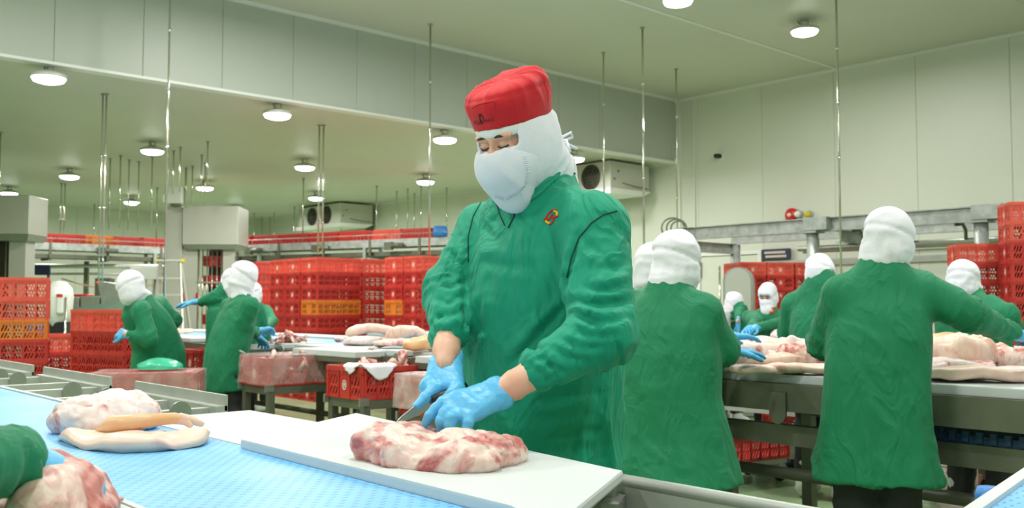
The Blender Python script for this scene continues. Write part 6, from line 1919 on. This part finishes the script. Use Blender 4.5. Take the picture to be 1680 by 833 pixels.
# machines behind the left crates
sc1 = spot(92, 12.5, 0); sa = math.atan2(FW.y, FW.x) - math.pi / 2
mc = thing('packing_machine', 'white domed packing machine behind the left crate stack', 'machine', sc1, sa)
MB().box((-.25, -.1, 0), (.2, .4, .8), .02).build('base', M['steel_light'], mc)
MB().lathe((-.02, .1, 1.22), [(.001, .30), (.10, .28), (.17, .20), (.19, .08), (.18, -.05), (.15, -.3)], 20).build('dome', M['trim'], mc)
MB().box((.05, -.12, 1.08), (.15, .02, 1.36), .02).build('head_box', M['trim'], mc)
MB().box((.06, -.125, 1.30), (.14, -.119, 1.34)).build('red_mark', M['bell'], mc)
MB().box((-.1, -.05, .78), (.16, .2, .98), .01).build('black_housing', M['black'], mc)
MB().box((-.15, -.1, .72), (.2, .3, .76)).build('shelf', M['trim'], mc)
MB().cyl((.17, -.1, 0), (.17, -.1, 1.3), .015, 8).build('post', M['rod'], mc)
MB().lathe((-.22, -.08, .82), [(.08, 0), (.11, .03), (.1, .16), (.03, .20)], 14).build('blue_tub', M['blue_tub'], mc)
mt = spot(170, 13.6, 0)
hp = thing('hopper', 'grey-green steel hopper trough behind the bending worker', 'machine', mt, sa + .1)
MB().hexa([(-.35, -.2, .98), (.4, -.2, 1.0), (.42, .3, 1.0), (-.35, .3, .98), (-.45, -.3, 1.14), (.36, -.3, 1.26), (.42, .4, 1.26), (-.45, .4, 1.14)]).build('trough', M['green_box'], hp)
MB().box((-.36, -.15, 0), (.3, .25, .98), .01).build('cabinet', M['green_box'], hp)
MB().box((-.2, -.17, .3), (.22, -.15, .86), .006).build('door', M['steel_light'], hp)
mg = spot(150, 15.0, 0)
mx = thing('meat_grinder', 'row of stainless machine cabinets behind the hopper', 'machine', mg, sa)
for x0, x1, h, m in ((-.5, -.2, 1.32, 'steel'), (-.18, .12, 1.34, 'steel'), (.14, .62, 1.38, 'steel_light')): MB().box((x0, 0, 0), (x1, .5, h), .015).build('cabinet', M[m], mx)
MB().box((.18, -.02, 1.12), (.4, 0.0, 1.32), .01).build('window', M['black'], mx)
for x, z in ((.45, 1.25), (.52, 1.2)): MB().cyl((x, -.04, z), (x, .0, z), .03, 12).build('dial', M['steel_dark'], mx)
MB().box((-.42, .05, 1.33), (-.1, .3, 1.37), .01).build('red_lid', M['bell'], mx)
ct = spot(166, 16.2, 0)
pn = thing('operator_console', 'control post with red, amber and blue lights among the left machines', 'control panel', ct, sa)
MB().box((-.12, 0, 1.15), (.16, .15, 1.66), .01).build('face', M['steel_dark'], pn); MB().box((-.03, .05, 0), (.05, .1, 1.15)).build('post', M['steel_dark'], pn)
for i, (c, nme) in enumerate((((255, 70, 50), 'red'), ((250, 200, 60), 'amber'), ((120, 160, 255), 'blue'))):
    MB().cyl((-.06 + i * .06, -.02, 1.58), (-.06 + i * .06, .0, 1.58), .02, 10).build('indicator_light', mat('indicator_' + nme, c, .3, emit=2.0), pn)
sl = spot(188, 14.2, 0)
so = thing('chute', 'tilted grey steel chute left of the bending worker', 'machine', sl, sa)
MB().hexa([(-.1, -.1, 1.0), (.2, -.1, .95), (.2, .3, .95), (-.1, .3, 1.0), (-.22, -.1, 1.55), (.12, -.1, 1.5), (.12, .3, 1.5), (-.22, .3, 1.55)]).build('chute_body', M['steel'], so)
MB().box((-.06, 0, 0), (0, .06, 1.0)).box((.1, 0, 0), (.16, .06, .98)).build('legs', M['steel_dark'], so)
for i, (px, f, h) in enumerate(()):
    q = spot(px, f, 0); o = MB().box((-.12, -.12, 0), (.12, .12, ZL - .02)).build('support_column', M['cabinet']); o.location = q; o.rotation_euler = (0, 0, sa)
    tag(o, ['grey support column far behind the navy panel', 'grey support column far behind the white dome', 'grey support column far behind the stepladder'][i], 'column')

# wall cooling units
def cooler(lo, hi, fans, label):
    t = thing('cooling_unit', label, 'cooler', lo, 0)
    sx, sy, sz = hi[0] - lo[0], hi[1] - lo[1], hi[2] - lo[2]
    MB().box((.0, 0, .06), (sx, sy, sz), .015).build('casing', M['cabinet'], t)
    MB().hexa([(-.03, -.03, .0), (sx * .8, -.03, .0), (sx * .8, sy + .03, .0), (-.03, sy + .03, .0), (-.05, -.04, .09), (sx, -.04, .09), (sx, sy + .04, .09), (-.05, sy + .04, .09)]).build('drip_tray', M['trim'], t)
    for y in fans:
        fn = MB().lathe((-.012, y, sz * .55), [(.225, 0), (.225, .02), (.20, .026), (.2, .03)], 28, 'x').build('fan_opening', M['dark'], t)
        g = MB()
        for r in (.06, .12, .18, .215): g.tube([(-.022, y + r * math.cos(a), sz * .55 + r * math.sin(a)) for a in np.linspace(0, 2 * math.pi, 25)], .004, 5, False)
        for a in np.linspace(0, math.pi, 4)[:-1]: g.tube([(-.022, y + .21 * math.cos(a), sz * .55 + .21 * math.sin(a)), (-.022, y - .21 * math.cos(a), sz * .55 - .21 * math.sin(a))], .004, 5)
        g.build('fan_guard', M['steel_dark'], fn)
    for y in (.1, sy - .1): MB().box((.1, y - .02, sz), (.16, y + .02, ZL - lo[2])).build('hanger', M['steel_dark'], t)
    MB().tube([(sx * .3, -.005, sz * .35), (sx * .6, -.02, sz * .28), (sx * .95, -.005, sz * .26)], .008, 6).build('pipe', M['steel_dark'], t)
    for x, z in ((sx * .2, sz * .7), (sx * .1, sz * .45)): MB().cyl((x, -.012, z), (x, .0, z), .02, 8).build('bolt', M['steel_dark'], t)
    return t
cooler((12.35, 19.9, 3.10), (13.30, 21.9, 3.68), (.62, 1.3), 'far wall cooling unit with two dark round fans below the low ceiling')
cooler((12.2, 11.0, 3.12), (13.25, 12.6, 3.69), (.45, 1.15), 'wall cooling unit beside the shoulder of the red-capped worker')
q = at(557, 374, 23.2)
o = MB().box((0, -.14, 0), (.06, .14, .26), .01).build('wall_box', M['steel_dark']); o.location = (XW - .07, at(557, 374, 23.4).y, 3.0); tag(o, 'small dark box on the wall under the far fan unit', 'box')

# galvanised rack at right
RX = 10.84
rk = thing('galvanised_rack', 'galvanised steel overhead rack on round columns along the right wall', 'rack', (RX, 5, 0))
def rb(mb, n, m='galv'): return build_at(mb, n, M[m], rk)
def ibeam(a, b_, hgt=.16, w=.1, t=.012):
    m_ = MB(); a, b_ = Vector(a), Vector(b_)
    m_.bar(a, b_, t, hgt).bar(a + Vector((0, 0, hgt / 2)), b_ + Vector((0, 0, hgt / 2)), w, t).bar(a - Vector((0, 0, hgt / 2)), b_ - Vector((0, 0, hgt / 2)), w, t)
    return m_
rb(ibeam((RX, 1.0, 2.20), (RX, 8.5, 2.20)), 'beam')
rb(ibeam((RX + 1.3, 1.0, 2.20), (RX + 1.3, 8.5, 2.20)), 'beam')
for y in (8.45, 6.0, 3.4): rb(ibeam((RX, y, 2.04), (RX + 1.3, y, 2.04), .14), 'cross_beam')
cols = []
for px in (1335, 1613):
    r = (px - 840) / FPX * math.cos(PITCH); X_ = (math.cos(YAW) + r * math.sin(YAW)); Y_ = (math.sin(YAW) - r * math.cos(YAW)); y = RX / X_ * Y_
    rb(MB().cyl((RX, y, 0), (RX, y, 2.1), .075, 18), 'column')
    rb(MB().box((RX - .11, y - .11, 2.1), (RX + .11, y + .11, 2.125)), 'column_cap')
    rb(MB().box((RX - .12, y - .26, 2.13), (RX + .12, y + .06, 2.29)), 'beam_joint')
r = (1207 - 840) / FPX; X_ = (math.cos(YAW) + r * math.sin(YAW)); Y_ = (math.sin(YAW) - r * math.cos(YAW))
y = (RX + 1.3) / X_ * Y_
rb(MB().cyl((RX + 1.3, y, 0), (RX + 1.3, y, 2.1), .075, 18), 'column')
pipe_y0, pipe_y1 = 6.75, 1.2
rb(MB().tube([(RX + .3, pipe_y0, 1.93), (RX + .3, pipe_y1, 1.93)], .034, 10), 'pipe_rail', 'steel')
rb(MB().tube([(RX + .42, pipe_y0, 1.90), (RX + .42, pipe_y1, 1.90)], .025, 10), 'pipe_rail', 'steel')
for y in np.arange(1.5, 6.9, .62): rb(MB().tube([(RX + .02, y, 2.1), (RX + .2, y, 2.12), (RX + .28, y, 2.05), (RX + .28, y, 1.94)], .02, 8), 'hook', 'steel_dark')
cpt = at(1110, 374, 13.35)
b = MB()
for rr, dx in ((.14, 0), (.11, .03), (.16, -.05)): b.tube([cpt + RT * (dx + rr * math.cos(a)) + Vector((0, 0, rr * .9 * math.sin(a))) for a in np.linspace(0, 2 * math.pi, 21)], .012, 6, False)
o = b.build('cable_coil', M['steel_dark']); tag(o, 'coil of cable at the left end of the galvanised rack', 'cable')
# bandsaw
bs = at(1212, 500, 10.4)
saw = thing('bandsaw', 'grey bandsaw with tall rounded cover left of the red crates', 'machine', horiz(bs, 0), sa - .35)
prof = [(-.16, -.05, .72)] + [(-.16 if i == 0 else -.16 * math.cos(a), -.05, 1.45 + .16 * math.sin(a)) for i, a in enumerate(np.linspace(0, math.pi, 15))] + [(.16, -.05, .72)]
MB().extr(prof, (0, .2, 0)).build('cover', M['steel'], saw)
prof2 = [(x * .86, y - .012, z * .985 + .01) for x, y, z in prof]
MB().extr(prof2, (0, .014, 0)).build('cover_door', M['cabinet'], saw)
MB().box((-.22, -.1, .0), (.22, .3, .72), .02).build('base', M['steel_light'], saw)
MB().box((-.5, -.35, .84), (.1, .1, .87)).build('saw_table', M['steel'], saw)
MB().cyl((-.19, -.08, .8), (-.19, -.08, 1.62), .012, 8).build('guide_post', M['rod'], saw)
for z in (1.2, 1.05): MB().cyl((-.24, -.08, z), (-.19, -.08, z), .03, 10).build('knob', M['black'], saw)
bg = spot(1188, 9.2, .9)
me = crumple((-.08, -.05, -.14), (.06, .05, .12), .03, .015, 21); me.materials.append(M['white_cloth']); o = use('cleaning_cloth', me); o.location = spot(1185, 9.45, 1.02); tag(o, 'white cloth with red corner held at the bandsaw', 'cloth')
me = crumple((-.03, -.03, -.09), (.03, .03, .06), .03, .01, 24); me.materials.append(M['bell']); o2 = use('red_corner', me, o); o2.location = (.06, -.01, -.1)

# fittings on the right wall
def wallp(px, py):
    r = (px - 840) / FPX; X_ = (math.cos(YAW) * 1 + r * math.sin(YAW)); f = XW / X_
    return at(px, py, f)
p = wallp(1301, 353)
bl = thing('alarm_bell', 'round red alarm bell on the right wall above the rack', 'bell', (XW, p.y, p.z))
MB().lathe((0, 0, 0), [(.11, 0), (.115, -.04), (.09, -.08), (.03, -.1), (.001, -.102)], 22, 'x').build('gong', M['bell'], bl)
MB().lathe((0, 0, 0), [(.035, -.101), (.03, -.115), (.001, -.118)], 12, 'x').build('centre', M['white_print'], bl)
MB().tube([(-.02, 0, -.1), (-.03, -.03, -.22), (-.02, -.09, -.3)], .008, 6).build('wire', M['cable'], bl)
for px, lb in ((1314, 'small clear lamp next to the red alarm bell'), (1330, 'small yellowish twin lamp right of the alarm bell')):
    p = wallp(px, 352); t = thing('signal_lamp', lb, 'lamp', (XW, p.y, p.z))
    MB().lathe((0, 0, 0), [(.06, 0), (.06, -.05)], 14, 'x').build('base', M['steel_light'], t)
    MB().lathe((0, 0, 0), [(.05, -.051), (.05, -.1), (.03, -.14), (.001, -.15)], 14, 'x').build('lens', M['band'] if px < 1320 else M['yellow'], t)
    MB().box((-.08, -.06, -.16), (0, .06, -.07), .01).build('box', M['trim'], t)
p = wallp(1184, 257)
t = thing('camera', 'tiny black security camera high on the right wall', 'camera', (XW, p.y, p.z))
MB().box((-.16, -.04, -.035), (-.03, .04, .035), .01).build('housing', M['black'], t); MB().box((-.03, -.05, -.05), (0, .05, .05), .006).build('mount', M['trim'], t)
p = wallp(1277, 417)
t = thing('door_sign', 'navy sign with two white lines on the right wall, above the crates', 'sign', (XW, p.y, p.z))
MB().box((-.075, -.26, -.085), (-.045, .26, .085), .004).build('plate', M['navy'], t)
MB().box((-.046, -.2, -.06), (0, .2, .06)).build('backing', M['steel_dark'], t)
for z, txt in ((.03, 'PROCESSING'), (-.035, 'ROOM')):
    pass
wm = MB()
for z, y0, y1 in ((.028, -.17, .19), (-.035, -.19, .17)):
    y = y0
    while y < y1: wm.box((-.078, y, z - .018), (-.0755, y + .022, z + .018)); y += .032
wm.build('lettering', M['white_print'], t)
p = wallp(1147, 443)
t = thing('switch_box', 'small steel switch box on the wall right of the grey-white hood', 'switch', (XW - .02, p.y, p.z))
MB().box((-.1, -.1, -.14), (0, .1, .14), .012).build('box', M['steel'], t); MB().cyl((-.14, 0, -.02), (-.1, 0, -.02), .03, 10).build('knob', M['black'], t)
# loose film bags under the third line
for i, (px, f, s) in enumerate(((1545, 5.9, .16), (1578, 5.2, .12))):
    me = crumple((-s, -s * .7, 0), (s, s * .7, s), .045, .03, 40 + i); me.materials.append(M['film_bag']); q = spot(px, f, .0)
    o = use('plastic_bag', me); o.location = q + Vector((0, 0, .03)); tag(o, ['cloudy plastic bag on the floor under the third conveyor', 'cloudy plastic bag before the low red crate at right'][i], 'bag')
for rt, s_, dz in ((None, 0, 0),):
    pass
